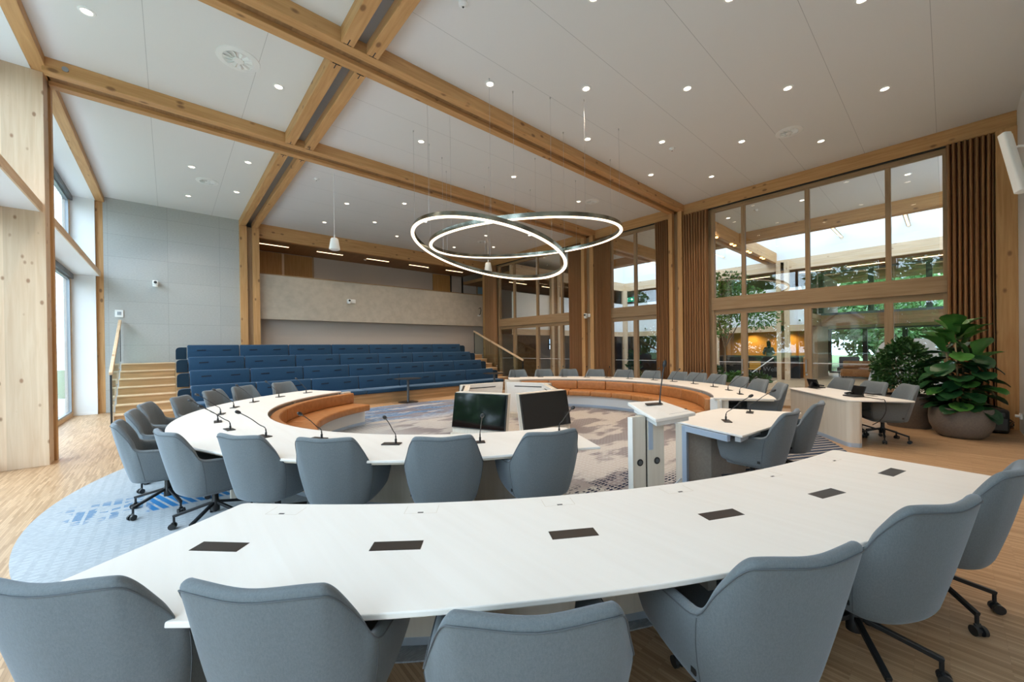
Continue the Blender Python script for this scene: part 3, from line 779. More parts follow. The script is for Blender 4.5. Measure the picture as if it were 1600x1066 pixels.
# ================================================================ SWIVEL ARMCHAIRS
def catmull(pts, n):
    out = []; m = len(pts)
    for i in range(m-1):
        p0, p1, p2, p3 = (pts[max(i-1, 0)], pts[i], pts[i+1], pts[min(i+2, m-1)])
        for k in range(n):
            t = k/n
            out.append(tuple(.5*((2*b)+(-a+c)*t+(2*a-5*b+4*c-d)*t*t+(-a+3*b-3*c+d)*t**3) for a, b, c, d in zip(p0, p1, p2, p3)))
    out.append(tuple(pts[-1])); return out
def chair():
    t = thing('swivel_armchair', 'x', 'chair')
    # control columns from the front of one arm round the back: bottom, middle, top
    half = [((.250, .215, .375), (.285, .235, .52), (.292, .240, .625)),
            ((.258, .09, .360), (.298, .09, .52), (.308, .09, .635)),
            ((.258, -.05, .350), (.302, -.07, .52), (.314, -.09, .648)),
            ((.248, -.155, .345), (.295, -.185, .53), (.312, -.215, .672)),
            ((.222, -.205, .342), (.268, -.240, .55), (.282, -.270, .775)),
            ((.178, -.240, .340), (.224, -.282, .58), (.242, -.346, .890)),
            ((.120, -.262, .340), (.150, -.320, .59), (.188, -.382, .913)),
            ((.0, -.274, .340), (.0, -.346, .60), (.0, -.406, .904))]
    cols = [tuple((-x, y, z) for x, y, z in c) for c in half]+list(reversed(half[:-1]))
    path = catmull([tuple(a+b+c) for a, b, c in cols], 4)
    path = [(p[0:3], p[3:6], p[6:9]) for p in path]
    nc = len(path); loops = []; seam = []
    def bez(c, v):
        a, b, d = (Vector(q) for q in c); k = b*2-(a+d)*.5
        return a*(1-v)**2+k*2*v*(1-v)+d*v*v
    for i, c in enumerate(path):
        p, q = path[max(i-1, 0)], path[min(i+1, nc-1)]
        tg = Vector(q[1])-Vector(p[1]); nrm = Vector((tg.y, -tg.x, 0)).normalized()
        if nrm.dot(Vector((0, .05, 0))-Vector((c[1][0], c[1][1], 0))) < 0: nrm = -nrm
        upv = (Vector(c[2])-Vector(c[1])).normalized(); th = .062
        back = max(0, min(1, (Vector(c[2]).z-.66)/.22))
        th = .052+.004*back
        lp = [bez(c, v) for v in (0, .12, .3, .5, .7, .85, .94, 1.0)]
        top = lp[-1]
        rim = [top+nrm*.014+upv*.012, top+nrm*th*.5+upv*.015, top+nrm*(th-.013)+upv*.009]
        inner = [bez(c, v)+nrm*th for v in (.96, .82, .6, .4, .22)]
        lp += rim+inner+[lp[0]+nrm*(th+.01)+Vector((0, 0, .03)), lp[0]+nrm*.03-Vector((0, 0, .004))]
        loops.append(lp)
        seam.append(bez(c, .982)-nrm*.0012)
    mb = MB(); m = len(loops[0])
    for lp in loops: mb.v += [tuple(p) for p in lp]
    for i in range(nc-1):
        for k in range(m):
            mb.f.append((i*m+k, (i+1)*m+k, (i+1)*m+(k+1) % m, i*m+(k+1) % m))
    # rounded arm fronts
    for base, s in ((0, 1), (nc-1, -1)):
        ctr = sum((Vector(mb.v[base*m+k]) for k in range(m)), Vector())/m
        ring = []
        for k in range(m):
            p = Vector(mb.v[base*m+k]); q = ctr+(p-ctr)*.82+Vector((0, .016, 0)); ring.append(len(mb.v)); mb.v.append(tuple(q))
        for k in range(m): mb.f.append((base*m+k, base*m+(k+1) % m, ring[(k+1) % m], ring[k]))
        mb.f.append(tuple(ring))
    mb.build('shell', M['fabric'], t, smooth=True, sub=1)
    MB().tube(seam[3:-3], .0026, 5).build('seam', M['seam'], t, smooth=True)
    for sx in (-1, 1):
        k = 12 if sx < 0 else nc-1-12
        MB().tube([bez(path[k], v)-Vector((0, 0, 0)) for v in (.05, .3, .55, .8, .93)], .002, 5).build('seam', M['seam'], t, smooth=True)
    kx = bez(path[11], .16)
    MB().box(kx.x-.004, kx.x+.002, kx.y-.012, kx.y+.012, kx.z-.012, kx.z+.012).build('fabric_tag', M['black'], t)
    out = round_poly([(-.205, -.215), (.205, -.215), (.238, .0), (.225, .235), (-.225, .235), (-.238, 0)], .09, 5)
    MB().prism(out, .375, .468).build('seat', M['fabric'], t, smooth=True, bevel=.022, seg=3)
    MB().prism([(x*.93, y*.93-.01) for x, y in out], .325, .38).build('underside', M['fabric'], t, smooth=True, bevel=.02)
    MB().lathe([(.0001, .12), (.034, .12), (.036, .20), (.026, .22), (.026, .30), (.06, .31), (.06, .33), (.0001, .33)], 16).build('pedestal', M['black_metal'], t, smooth=True)
    for k in range(5):
        a = PI/2+2*PI*k/5; c, s = math.cos(a), math.sin(a)
        lg = MB(); lg.bar((c*.02, s*.02, .195), (c*.315, s*.315, .112), .026, .024); lg.tube([(c*.308, s*.308, .112), (c*.308, s*.308, .058)], .010, 8)
        l = lg.build('leg', M['black_metal'], t, bevel=.004)
        cs = MB(); n_ = Vector((-s, c, 0)); p = Vector((c*.318, s*.318, .027))
        for w in (-.019, .019): cs.tube([p+n_*(w-.009), p+n_*(w+.009)], .027, 14)
        cs.tube([p-n_*.012, p+n_*.012], .012, 8); cs.bar((p.x, p.y, .045), (p.x-c*.01, p.y-s*.01, .062), .03, .01)
        cs.build('caster', M['black'], l, smooth=True)
    return t
chair_proto = chair()
_used = [0]
def place_chair(tx, ty, face, label, group, jit=0.0):
    """tx, ty: top of the backrest; face: point the sitter looks at"""
    d = Vector((face[0]-tx, face[1]-ty)).normalized()
    a = math.atan2(d.y, d.x)+jit; d = Vector((math.cos(a), math.sin(a)))
    o = chair_proto if _used[0] == 0 else copy_tree(chair_proto)
    _used[0] += 1
    o.location = (tx+d.x*.375, ty+d.y*.375, CZ if ((tx-4.9)/5.9)**2+((ty-5.5)/5.0)**2 < .93 else 0)
    o.rotation_euler = (0, 0, a-PI/2)
    o['label'] = label; o['group'] = group
    return o
G = 'grey swivel armchairs around the conference tables'
for (x, y, lab, j) in ((-.30, 1.80, 'grey-blue armchair at the foreground table, its back filling the lower left corner', .04),
                    (.16, 1.34, 'grey-blue armchair at the foreground table, second back from the lower left corner', -.10),
                    (.69, .70, 'grey-blue armchair at the foreground table, seen square from behind at the bottom middle', -.06),
                    (1.55, .29, 'grey-blue armchair at the foreground table, left of the two showing black legs', -.01),
                    (2.47, -.01, 'grey-blue armchair at the foreground table with tag on its side, partly over the last one', -.08),
                    (3.43, -.26, 'last grey-blue armchair of the foreground table, cut by the right edge of view', .02)):
    place_chair(x, y, (5.25, 7.3), lab, G, j)
LC, LR = (3.77, 5.81), 4.0
la = [(-111.8, 4.0), (-124.3, 3.94), (-137.6, 3.93), (-149.0, 3.94), (-160.0, 4.07), (-173.4, 4.20), (-186.0, 4.15), (-196.8, 4.22), (-207.2, 4.14), (-219.8, 4.22), (-230.6, 4.3), (-241.2, 4.14)]
ln = ('at the free near end', 'second from the near end', 'third from the near end', 'fourth from the near end', 'fifth from the near end, base legs showing',
      'sixth from the near end, farthest toward the windows', 'seventh from the near end, behind one whose legs show', 'eighth, tucked behind two others by the window floor',
      'fourth from the far end', 'third from the far end, before the blue seating', 'second from the far end, before the blue seating', 'at the far end, before the blue seating')
for i, ((a, r), s) in enumerate(zip(la, ln)):
    x, y = LC[0]+r*math.cos(math.radians(a)), LC[1]+r*math.sin(math.radians(a))
    place_chair(x, y, LC, 'grey armchair at the window-side table, '+s, G, (.02, .0, .03, .02, -.05, -.12, .0, .05, .0, .05, -.05, .0)[i])
ra = [60.0, 48.3, 37.0, 25.0, 12.8, .6, -10.6, -18.5, -27.5, -38.1, -47.5, -60.5]
rn = ('at its far end before the stairs', 'second from its far end', 'third from its far end', 'fourth from its far end, before the camera column', 'fifth from its far end', 'sixth from its far end',
      'seventh from its far end', 'sixth from its near end', 'fifth from its near end, before the indoor planting', 'third from its near end', 'second from its near end, angled', 'at its near end, side view with armrest showing')
for i, (a, s) in enumerate(zip(ra, rn)):
    r = 3.93 if i not in (3, 5) else 3.88
    x, y = 5.95+r*math.cos(math.radians(a)), 5.28+r*math.sin(math.radians(a))
    place_chair(x, y, (5.95, 5.28), 'grey armchair at the glass-side table, '+s, G, .06*((i*5) % 3-1))
place_chair(4.66, 1.02, (4.72, 3.2), 'grey armchair drawn up to the small two-seat table, nearer the foreground', G)
place_chair(5.55, .96, (5.5, 3.2), 'grey armchair at the small two-seat table, half hidden behind its neighbour', G)
place_chair(9.86, 1.32, (8.6, 2.5), 'grey armchair at the staff desk with phones, nearest the glass doors', G)
place_chair(9.30, .82, (8.1, 2.0), 'grey armchair at the staff desk with phones, the middle one', G)
place_chair(8.92, .38, (7.9, 1.55), 'grey armchair at the staff desk, full five-star base showing on the wood floor', G, -.25)

# ================================================================ CONFERENCE TABLES
TZ0, TZ1 = .702, .725
def ctr(c, r, a): return (c[0]+r*math.cos(math.radians(a)), c[1]+r*math.sin(math.radians(a)))
def curved_table(name, label, ic, ir, ia, oc, orr, oa, radials, tip=None):
    t = thing(name, label, 'table', ((ic[0]+oc[0])/2, (ic[1]+oc[1])/2, 0))
    inn, out = arc(ic, ir, *ia, 72), arc(oc, orr, *oa, 72)
    if tip:
        for q in range(1, 9): f = 1-q/9; out[-q] = tuple(Vector(out[-q]).lerp(Vector(tip), f*f))
        inn[-1] = tuple(Vector(inn[-1]).lerp(Vector((3.215, 2.744)), .9))
    tp = MB().strip(inn, out, TZ0, TZ1).build('tabletop', M['birch'], t, world=True, bevel=.006)
    MB().strip(arc(ic, ir+.02, *ia, 72), arc(oc, orr-.03, *oa, 72), TZ0-.02, TZ0).build('under_edge', M['birch_edge'], t, world=True)
    MB().strip(arc(ic, ir+.06, ia[0], ia[1], 60), arc(ic, ir+.10, ia[0], ia[1], 60), CZ+.05, TZ0-.02).build('modesty_panel', M['birch_panel'], t, world=True)
    MB().strip(arc(ic, ir+.075, ia[0], ia[1], 60), arc(ic, ir+.095, ia[0], ia[1], 60), CZ, CZ+.05).build('plinth_strip', M['silver'], t, world=True)
    for a, w in radials:
        p, q = Vector(ctr(ic, ir+.02, a)), Vector(ctr(ic, ir+.10+w, a))
        MB().bar((p.x, p.y, (TZ0-.02+CZ)/2), (q.x, q.y, (TZ0-.02+CZ)/2), .04, TZ0-.02-CZ).build('leg_panel', M['birch_panel'], t, world=True)
    return t
LI, LIr, LO, LOr = (3.989, 5.759), 3.018, (3.765, 5.812), 3.813
RI, RIr, RO, ROr = (5.87, 5.36), 2.91, (6.01, 5.24), 3.64
tl = curved_table('curved_table', 'long C-shaped pale birch conference table on the window side', LI, LIr, (115.2, 255.4), LO, LOr, (112.6, 255.8),
                  ((116.2, .5), (140, .45), (165, .45), (190, .45), (215, .45), (236, .45), (250.5, .4)), (2.80, 1.985))
tr = curved_table('curved_table', 'long C-shaped pale birch conference table on the glazed-wall side', RI, RIr, (66.5, -72.2), RO, ROr, (66.7, -69.7),
                  ((65.6, .5), (40, .4), (10, .4), (-20, .4), (-45, .4), (-69.8, .12)))
# white end panels on the inner side of the table ends
MB().strip(arc(LI, LIr-.03, 114.9, 111.0, 6), arc(LI, LIr+.05, 114.9, 111.0, 6), CZ, TZ0-.003).build('end_panel', M['birch_panel'], tl, world=True, bevel=.003)
MB().strip(arc(RI, RIr-.02, 66.2, 61.0, 8), arc(RI, RIr+.06, 66.2, 61.0, 8), CZ, TZ0-.003).build('end_panel', M['birch_panel'], tr, world=True, bevel=.003)
MB().strip(arc(RI, RIr-.05, -67.6, -71.8, 8), arc(RI, RIr+.12, -67.6, -71.8, 8), CZ, TZ0-.003).build('end_panel', M['base_panel'], tr, world=True, bevel=.003)

def sofa(label, c, R, a0, a1, nb, ns, loc):
    t = thing('curved_sofa', label, 'sofa', (loc[0], loc[1], 0))
    g = .12 if a1 > a0 else -.12
    w = (a1-a0)/nb
    for i in range(nb):
        b0, b1 = a0+w*i+g, a0+w*(i+1)-g
        MB().strip(arc(c, R-.145, b0, b1, 10), arc(c, R-.02, b0, b1, 10), .455, .672).build('back_cushion', M['leather'], t, world=True, smooth=True, bevel=.025, seg=3)
    w = (a1-a0)/ns
    for i in range(ns):
        b0, b1 = a0+w*i+g*.7, a0+w*(i+1)-g*.7
        MB().strip(arc(c, R-.62, b0, b1, 10), arc(c, R-.06, b0, b1, 10), .325, .455).build('seat_cushion', M['leather'], t, world=True, smooth=True, bevel=.028, seg=3)
    MB().strip(arc(c, R-.45, a0, a1, 48), arc(c, R-.12, a0, a1, 48), CZ+.075, .325).build('sofa_base', M['base_panel'], t, world=True)
    MB().strip(arc(c, R-.455, a0, a1, 48), arc(c, R-.43, a0, a1, 48), CZ+.028, CZ+.075).build('plinth_strip', M['bluestrip'], t, world=True)
    MB().strip(arc(c, R-.445, a0, a1, 48), arc(c, R-.14, a0, a1, 48), CZ, CZ+.028).build('plinth', M['silver'], t, world=True)
    return t
sofa('curved cognac leather sofa built along the inside of the window-side table', LI, LIr, 111.0, 240, 3, 3, (1.6, 6.5))
sofa('long curved cognac leather sofa along the inside of the glass-side table', RI, RIr, 60.8, -67.0, 8, 9, (8.3, 5.3))

def near_table():
    t = thing('curved_table', 'large empty pale birch table curving across the foreground, with six dark cable flaps', 'table', (2.0, 1.2, 0))
    ic, ir, oc, orr = (5.137, 7.017), 6.472, (5.308, 7.628), 7.98
    inn, out = arc(ic, ir, -138.2, -99.3, 48), arc(oc, orr, -136.7, -99.5, 48)
    poly = inn[1:-1]+round_poly([inn[-2], inn[-1], out[-1], out[-2]], [0, .10, .08, 0])[1:-1]+out[::-1][1:-1]+round_poly([out[1], out[0], inn[0], inn[1]], [0, .08, .12, 0])[1:-1]
    MB().prism(poly, TZ0, TZ1).build('tabletop', M['birch'], t, world=True, bevel=.005)
    i2, o2 = arc(ic, ir+.03, -137.6, -99.8, 40), arc(oc, orr-.05, -136.6, -100.1, 40)
    MB().strip(i2, o2, TZ0-.022, TZ0).build('under_edge', M['birch_edge'], t, world=True)
    MB().strip(arc(ic, ir+.10, -136.5, -100.5, 40), arc(ic, ir+.135, -136.5, -100.5, 40), .06, TZ0-.022).build('modesty_panel', M['birch_panel'], t, world=True)
    MB().strip(arc(ic, ir+.11, -136.5, -100.5, 40), arc(ic, ir+.125, -136.5, -100.5, 40), 0, .06).build('plinth_strip', M['silver'], t, world=True)
    MB().strip(arc(oc, orr-.62, -136, -100.6, 40), arc(oc, orr-.60, -136, -100.6, 40), TZ0-.12, TZ0-.022).build('cable_apron', M['birch_panel'], t, world=True)
    for a in (-135, -126.5, -117.5, -109, -101.5):
        p, q = Vector(ctr(ic, ir+.10, a)), Vector(ctr(ic, ir+(.62 if a < -110 else .28), a))
        MB().bar((p.x, p.y, .335), (q.x, q.y, .335), .045, .67).build('leg_panel', M['birch_panel'], t, world=True)
        MB().bar((p.x, p.y, .05), (q.x, q.y, .05), .05, .08).build('foot_strip', M['silver'], t, world=True)
    holes = [(.44, 2.375), (.994, 1.874), (1.611, 1.433), (2.276, 1.065), (2.979, .774), (3.705, .564)]
    flaps = [(.158, 2.169), (.747, 1.631), (1.406, 1.168), (2.121, .78), (2.864, .472), (3.645, .253)]
    for (hx, hy), (fx, fy) in zip(holes, flaps):
        d = Vector((ic[0]-fx, ic[1]-fy)).normalized(); e = Vector((d.y, -d.x))
        def quad(cx, cy, w, h):
            c = Vector((cx, cy)); return [tuple(c+e*sx*w/2+d*sy*h/2) for sx, sy in ((-1, -1), (1, -1), (1, 1), (-1, 1))]
        MB().prism(quad(fx, fy, .222, .078), TZ1-.01, TZ1+.0012).build('cable_flap', M['flap'], t, world=True)
        k = MB().prism(quad(hx, hy, .03, .012), TZ1-.004, TZ1+.0006)
        k.build('finger_notch', M['black'], t, world=True)
        s = MB(); hc = Vector((hx, hy))+d*.035
        for sx in (-1, 1):
            c = hc+e*sx*.085; s.prism([tuple(c+e*u+d*v) for u, v in ((-.0012, -.045), (.0012, -.045), (.0012, .05), (-.0012, .05))], TZ1-.004, TZ1+.0004)
        c = hc-d*.045; s.prism([tuple(c+e*u+d*v) for u, v in ((-.085, -.001), (.085, -.001), (.085, .001), (-.085, .001))], TZ1-.004, TZ1+.0003)
        s.build('hatch_joint', M['birch_edge'], t, world=True)
near_table()

def small_table():
    t = thing('desk_table', 'small pale two-seat table with two microphones beside the lectern', 'table', (5.1, 1.7, 0))
    A, B, C, D = (4.40, 2.14), (5.70, 2.09), (6.02, 1.24), (4.11, 1.315)
    top = [A]+[(4.83, 2.165), (5.27, 2.15)]+[B, C]+[(5.4, 1.225), (4.75, 1.25)]+[D]
    MB().prism(top, TZ0, TZ1).build('tabletop', M['birch'], t, world=True, bevel=.006)
    # curved front panel on the inner side and end frame
    pa = [(4.42, 2.06), (4.7, 2.085), (5.0, 2.095), (5.3, 2.085), (5.66, 2.03)]
    MB().strip(pa, [(x+.005, y-.035) for x, y in pa], CZ, TZ0).build('modesty_panel', M['birch_panel'], t, world=True)
    pb = [(4.38, 2.0), (4.62, 1.80), (4.95, 1.70), (5.35, 1.68), (5.72, 1.78)]
    MB().strip(pb, [(x+.01, y+.03) for x, y in pb], CZ, TZ0-.06).build('curved_panel', M['grey_panel'], t, world=True)
    MB().prism([(4.385, 2.10), (4.345, 1.99), (4.40, 1.97), (4.44, 2.08)], CZ, TZ0-.003).build('leg_panel', M['birch_panel'], t, world=True)
    f = MB(); f.bar((4.33, 1.965, CZ), (4.33, 1.965, TZ0-.003), .05, .05, (1, 0, 0)); f.bar((4.34, 1.99, TZ0-.035), (4.155, 1.45, TZ0-.035), .045, .06)
    f.build('end_frame', M['bluestrip'], t, world=True)
    MB().bar((4.16, 1.37, TZ0-.03), (4.70, 1.35, TZ0-.03), .05, .05).build('end_frame', M['silver'], t, world=True)
    MB().prism([(5.66, 2.05), (5.76, 1.75), (5.80, 1.765), (5.70, 2.065)], CZ, TZ0-.003).build('leg_panel', M['birch_panel'], t, world=True)
    f = MB(); f.tube([(4.35, 2.03, .08), (4.25, 2.06, .02), (4.15, 2.03, .02), (4.05, 1.9, .018)], .009, 8); f.build('floor_cable', M['silver'], t, world=True)
small_table()

def staff_desk():
    t = thing('staff_desk', 'pale birch desk with phones and keyboard before the big potted plants', 'desk', (8.8, 1.3, 0))
    A, B, C, D = (9.27, 2.12), (7.78, 1.02), (8.31, .31), (9.80, 1.60)
    top = round_poly([A, B, C, D], [.02, .16, .04, .04], 8)
    MB().prism(top, TZ0, TZ1).build('desktop', M['birch'], t, world=True, bevel=.006)
    a, b = Vector(A), Vector(B); d = (a-b).normalized(); n = Vector((d.y, -d.x))
    poly = [tuple(a+n*.03-d*.02), tuple(b+n*.02+d*.03), tuple(b+n*.16), tuple(b+n*.20+d*.03), tuple(b+n*.10+d*.10), tuple(a+n*.07-d*.02)]
    poly = round_poly(poly, [0, .12, .05, 0, .05, 0], 6)
    MB().prism(poly, .065, TZ0-.002).build('front_panel', M['birch_panel'], t, world=True)
    MB().prism([tuple(Vector(p)*1.0) for p in poly], 0, .065).build('plinth_strip', M['bluestrip'], t, world=True)
    q = Vector(D)
    MB().bar((a.x-d.x*.05+n.x*.08, a.y-d.y*.05+n.y*.08, .345), (a.x-d.x*.05+n.x*.5, a.y-d.y*.05+n.y*.5, .345), .04, .69).build('leg_panel', M['birch_panel'], t, world=True)
staff_desk()

# ================================================================ MICROPHONES
def microphone(h=.30, reach=.27):
    t = thing('gooseneck_microphone', 'x', 'microphone')
    MB().box(-.085, .085, -.04, .04, 0, .010).build('base_plate', M['flap'], t, bevel=.003)
    pth = catmull([(.04, 0, .008), (.04, 0, .06), (.04, -.012, .10), (.04, -.06, .135), (.04, -reach*.55, h*.72), (.04, -reach*.92, h*.96)], 5)
    st = MB(); st.tube([(.04, 0, .008), (.04, 0, .05)], .010, 10); st.tube(pth, [.0062]*8+[.0042]*(len(pth)-8), 8)
    st.build('gooseneck', M['black_metal'], t, smooth=True)
    a, b = Vector((.04, -reach*.88, h*.94)), Vector((.04, -reach, h)); dd = (b-a).normalized()
    w = MB(); w.tube([a-dd*.008, a, a+dd*.012, b-dd*.006, b+dd*.006, b+dd*.012], [.006, .012, .0165, .0165, .012, .003], 12)
    w.build('windscreen', M['black'], t, smooth=True)
    return t
mic_proto = microphone(); _mu = [0]
def place_mic(x, y, c, label, z=TZ1, extra=0):
    o = mic_proto if _mu[0] == 0 else copy_tree(mic_proto)
    _mu[0] += 1
    a = math.atan2(y-c[1], x-c[0])+extra      # points away from c, towards the sitter
    o.location = (x, y, z); o.rotation_euler = (0, 0, a+PI/2); o['label'] = label; o['group'] = 'gooseneck microphones'
    return o
lm = [(2.91, 2.63), (2.11, 2.90), (1.52, 3.40), (1.09, 4.12), (.71, 4.63), (.49, 5.32), (.44, 6.01), (.53, 6.71), (.75, 7.34), (1.08, 7.88), (1.56, 8.37), (2.12, 8.73)]
mn = ('closest to the near end', 'second from the near end', 'third from the near end', 'fourth from the near end', 'fifth from the near end', 'sixth from the near end', 'seventh from the near end',
      'eighth from the near end', 'fourth from the far end', 'third from the far end', 'second from the far end', 'at the far end')
for (x, y), s in zip(lm, mn): place_mic(x, y, (3.9, 5.8), 'black gooseneck microphone on the window-side table, '+s)
rm = [(7.55, 2.44), (8.06, 2.80), (8.51, 3.24), (8.90, 3.81), (9.14, 4.41), (9.24, 4.96), (9.22, 5.66), (9.16, 6.29), (8.93, 6.86), (8.60, 7.42), (8.15, 7.94), (7.62, 8.40)]
rn2 = ('nearest its near end', 'second from its near end', 'third from its near end', 'fourth from its near end', 'fifth from its near end', 'sixth from its near end', 'sixth from its far end', 'fifth from its far end',
       'fourth from its far end', 'third from its far end', 'second from its far end', 'nearest its far end')
for (x, y), s in zip(rm, rn2): place_mic(x, y, (5.9, 5.3), 'black gooseneck microphone on the glass-side curved table, '+s)
place_mic(4.76, 1.68, (4.76, 2.9), 'black gooseneck microphone on the small two-seat table, nearer the lectern', extra=.55)
place_mic(5.57, 1.69, (5.57, 2.9), 'black gooseneck microphone on the small two-seat table, farther from the lectern', extra=.25)

# ================================================================ LECTERN
def lectern():
    t = thing('lectern', 'pale wooden lectern with sloping top and two cable holes, beside the small table', 'lectern', (3.2, 1.74, CZ))
    A, B, C, D = (3.14, 1.95, 1.085), (3.47, 1.81, 1.085), (3.51, 1.495, 1.0), (2.965, 1.585, 1.0)
    b = [Vector(p)-Vector((0, 0, .03)) for p in (D, C, B, A)]; u = [Vector(p) for p in (D, C, B, A)]
    MB().hexa(b, u).build('sloping_top', M['birch'], t, world=True, bevel=.006)
    cx = sum((Vector(p) for p in (A, B, C, D)), Vector())/4
    b2 = [cx+(p-cx)*.80-Vector((0, 0, .055)) for p in b]; u2 = [cx+(p-cx)*.80-Vector((0, 0, .001)) for p in b]
    MB().hexa(b2, u2).build('top_frame', M['base_panel'], t, world=True)
    e, n = Vector((.92, -.39, 0)), Vector((.39, .92, 0))
    o = Vector((3.13, 1.725, 0))-e*.035
    def panel(u0, u1, v0, v1, z0, z1, nm, mt, bev=.003):
        q = [o+e*a+n*c for a, c in ((u0, v0), (u1, v0), (u1, v1), (u0, v1))]
        return MB().prism([(p.x, p.y) for p in q], z0, z1).build(nm, M[mt], t, world=True, bevel=bev)
    panel(-.165, -.028, -.02, .02, CZ, .995, 'leg_panel', 'birch_panel')
    panel(-.006, .165, -.02, .02, CZ, .985, 'leg_panel', 'birch_panel')
    panel(-.175, -.165, -.035, .03, CZ, .99, 'edge_strip', 'birch')
    panel(-.045, .075, .02, .10, CZ, .99, 'spine_panel', 'birch_panel')
    panel(-.03, -.004, -.005, .015, CZ, .98, 'cable_channel', 'black', 0)
    panel(.0, .045, -.024, -.018, .70, .98, 'cable_cover', 'bluestrip', 0)
    for a in (-.09, .085):
        p = o+e*a-n*.021
        k = MB(); k.tube([(p.x, p.y, .60), (p.x-n.x*.004, p.y-n.y*.004, .60)], .030, 20); k.build('cable_grommet', M['black'], t, world=True)
        p2 = p-n*.003
        MB().tube([(p2.x, p2.y, .60), (p2.x-n.x*.004, p2.y-n.y*.004, .60)], .018, 16).build('grommet_core', M['dark_grey'], t, world=True)
    panel(-.20, .20, -.06, .22, CZ, CZ+.02, 'foot_plate', 'birch_panel')
    # pencil ledge along the lower edge and a small button
    dv, cv = Vector(D), Vector(C); d = (cv-dv).normalized(); up = (Vector(A)-dv).normalized()
    p, q = dv+d*.22+up*.045+Vector((0, 0, .001)), cv-d*.06+up*.045+Vector((0, 0, .001))
    MB().bar(p, q, .004, .003).build('pencil_groove', M['black'], t, world=True)
    r = cv-d*.05+up*.09
    MB().tube([(r.x, r.y, r.z), (r.x, r.y, r.z+.006)], .014, 12).build('push_button', M['black'], t, world=True)
lectern()
t = thing('gooseneck_microphone', 'tall black gooseneck microphone standing on the sloping lectern top', 'microphone', (3.30, 1.79, 1.068), 0, 'gooseneck microphones')
MB().hexa([(-.10, .0, -.003), (.06, -.065, -.003), (.075, -.035, .006), (-.085, .03, .006)], [(-.10, .0, .004), (.06, -.065, .004), (.075, -.035, .013), (-.085, .03, .013)]).build('base_plate', M['flap'], t)
s = MB(); pth = catmull([(.045, -.045, 0), (.047, -.045, .06), (.06, -.05, .16), (.085, -.055, .27), (.098, -.062, .35)], 5); s.tube(pth, [.009]*4+[.0055]*(len(pth)-4), 8)
s.build('gooseneck', M['black_metal'], t, smooth=True)
MB().tube([(.095, -.06, .33), (.098, -.062, .345), (.104, -.068, .385), (.106, -.07, .40)], [.008, .017, .017, .004], 12).build('windscreen', M['black'], t, smooth=True)

# ================================================================ RING OF SCREENS
def screen_unit(k, label):
    ap, w, zb, h, tilt = 1.217, 1.039, .201, .60, .192
    th = 3.546+k*PI/3
    sh = 0; tx = (math.cos(th-PI/2)*sh, math.sin(th-PI/2)*sh); rd = -.21 if k in (2, 5) else 0
    t = thing('screen_stand', label, 'screen stand', (5.087+tx[0]+math.cos(th)*rd, 5.859+tx[1]+math.sin(th)*rd, CZ), th-PI/2, 'screen stands in a ring')
    # local: +y points outward from the ring centre
    s, c = math.sin(tilt), math.cos(tilt)
    yb, yt = ap, ap-h*s; zt = zb+h*c
    W = w/2+.008
    y0 = ap-.012+zb*s/c
    ty = lambda z, d: (y0-d)-z*s/c
    def slanted(z0, z1, d0, d1, nm, mt, w_=W):
        return MB().hexa([(-w_, ty(z0, d1), z0), (w_, ty(z0, d1), z0), (w_, ty(z0, d0), z0), (-w_, ty(z0, d0), z0)],
                         [(-w_, ty(z1, d1), z1), (w_, ty(z1, d1), z1), (w_, ty(z1, d0), z1), (-w_, ty(z1, d0), z1)]).build(nm, M[mt], t, bevel=.003)
    slanted(.0, zt+.012, .0, .085, 'cabinet', 'birch_panel')
    slanted(.0, zt+.016, .085, .105, 'inner_panel', 'birch')
    slanted(zt-.085, zt-.065, .100, .110, 'vent_slot', 'black', .33)
    o = Vector((0, ap+.022, zb)); u = Vector((0, -s, c)); n = Vector((0, c, s))
    def slab(wd, v0, v1, d0, d1):
        q = [o+Vector((sx*wd/2, 0, 0))+u*v+n*d for d in (d0, d1) for sx, v in ((-1, v0), (1, v0), (1, v1), (-1, v1))]
        return MB().hexa(q[:4], q[4:])
    slab(w+.012, -.006, h+.006, -.045, .006).build('screen_bezel', M['black'], t, bevel=.003)
    slab(w-.008, .008, h-.004, .004, .0085).build('screen_panel', M['screen'], t)
    MB().box(-W-.01, W+.01, y0-.25, y0+.03, 0, .10).build('foot', M['birch_panel'], t, bevel=.004)
sl = ('black screen facing the foreground, on the window side of the hexagon', 'black screen facing the foreground table, beside the lectern side of the hexagon', 'screen of the hexagon turned to the glass doors',
      'screen of the hexagon turned to the glass-side sofa, slot inside its back', 'screen turned to the blue seating, its slotted back facing the foreground', 'screen of the hexagon turned to the window-side sofa')
for k in range(6): screen_unit(k, 'pale stand with '+sl[k])

# ================================================================ BISTRO TABLES
def bistro(x, y, label):
    t = thing('bistro_table', label, 'table', (x, y, CZ if y < 10.4 else 0), 0, 'small round black tables')
    MB().lathe([(.0001, .70), (.38, .70), (.40, .706), (.40, .715), (.0001, .718)], 32).build('table_top', M['black_metal'], t, smooth=True)
    MB().tube([(0, 0, .012), (0, 0, .70)], .036, 14).build('stem', M['dark_grey'], t, smooth=True)
    MB().lathe([(.0001, 0), (.30, 0), (.30, .006), (.27, .012), (.0001, .014)], 28).build('foot_plate', M['black_metal'], t, smooth=True)
bistro(5.372, 10.80, 'small round black table before the middle of the blue tiered seating')
bistro(8.509, 10.55, 'small round black table at the stair end of the blue tiered seating')

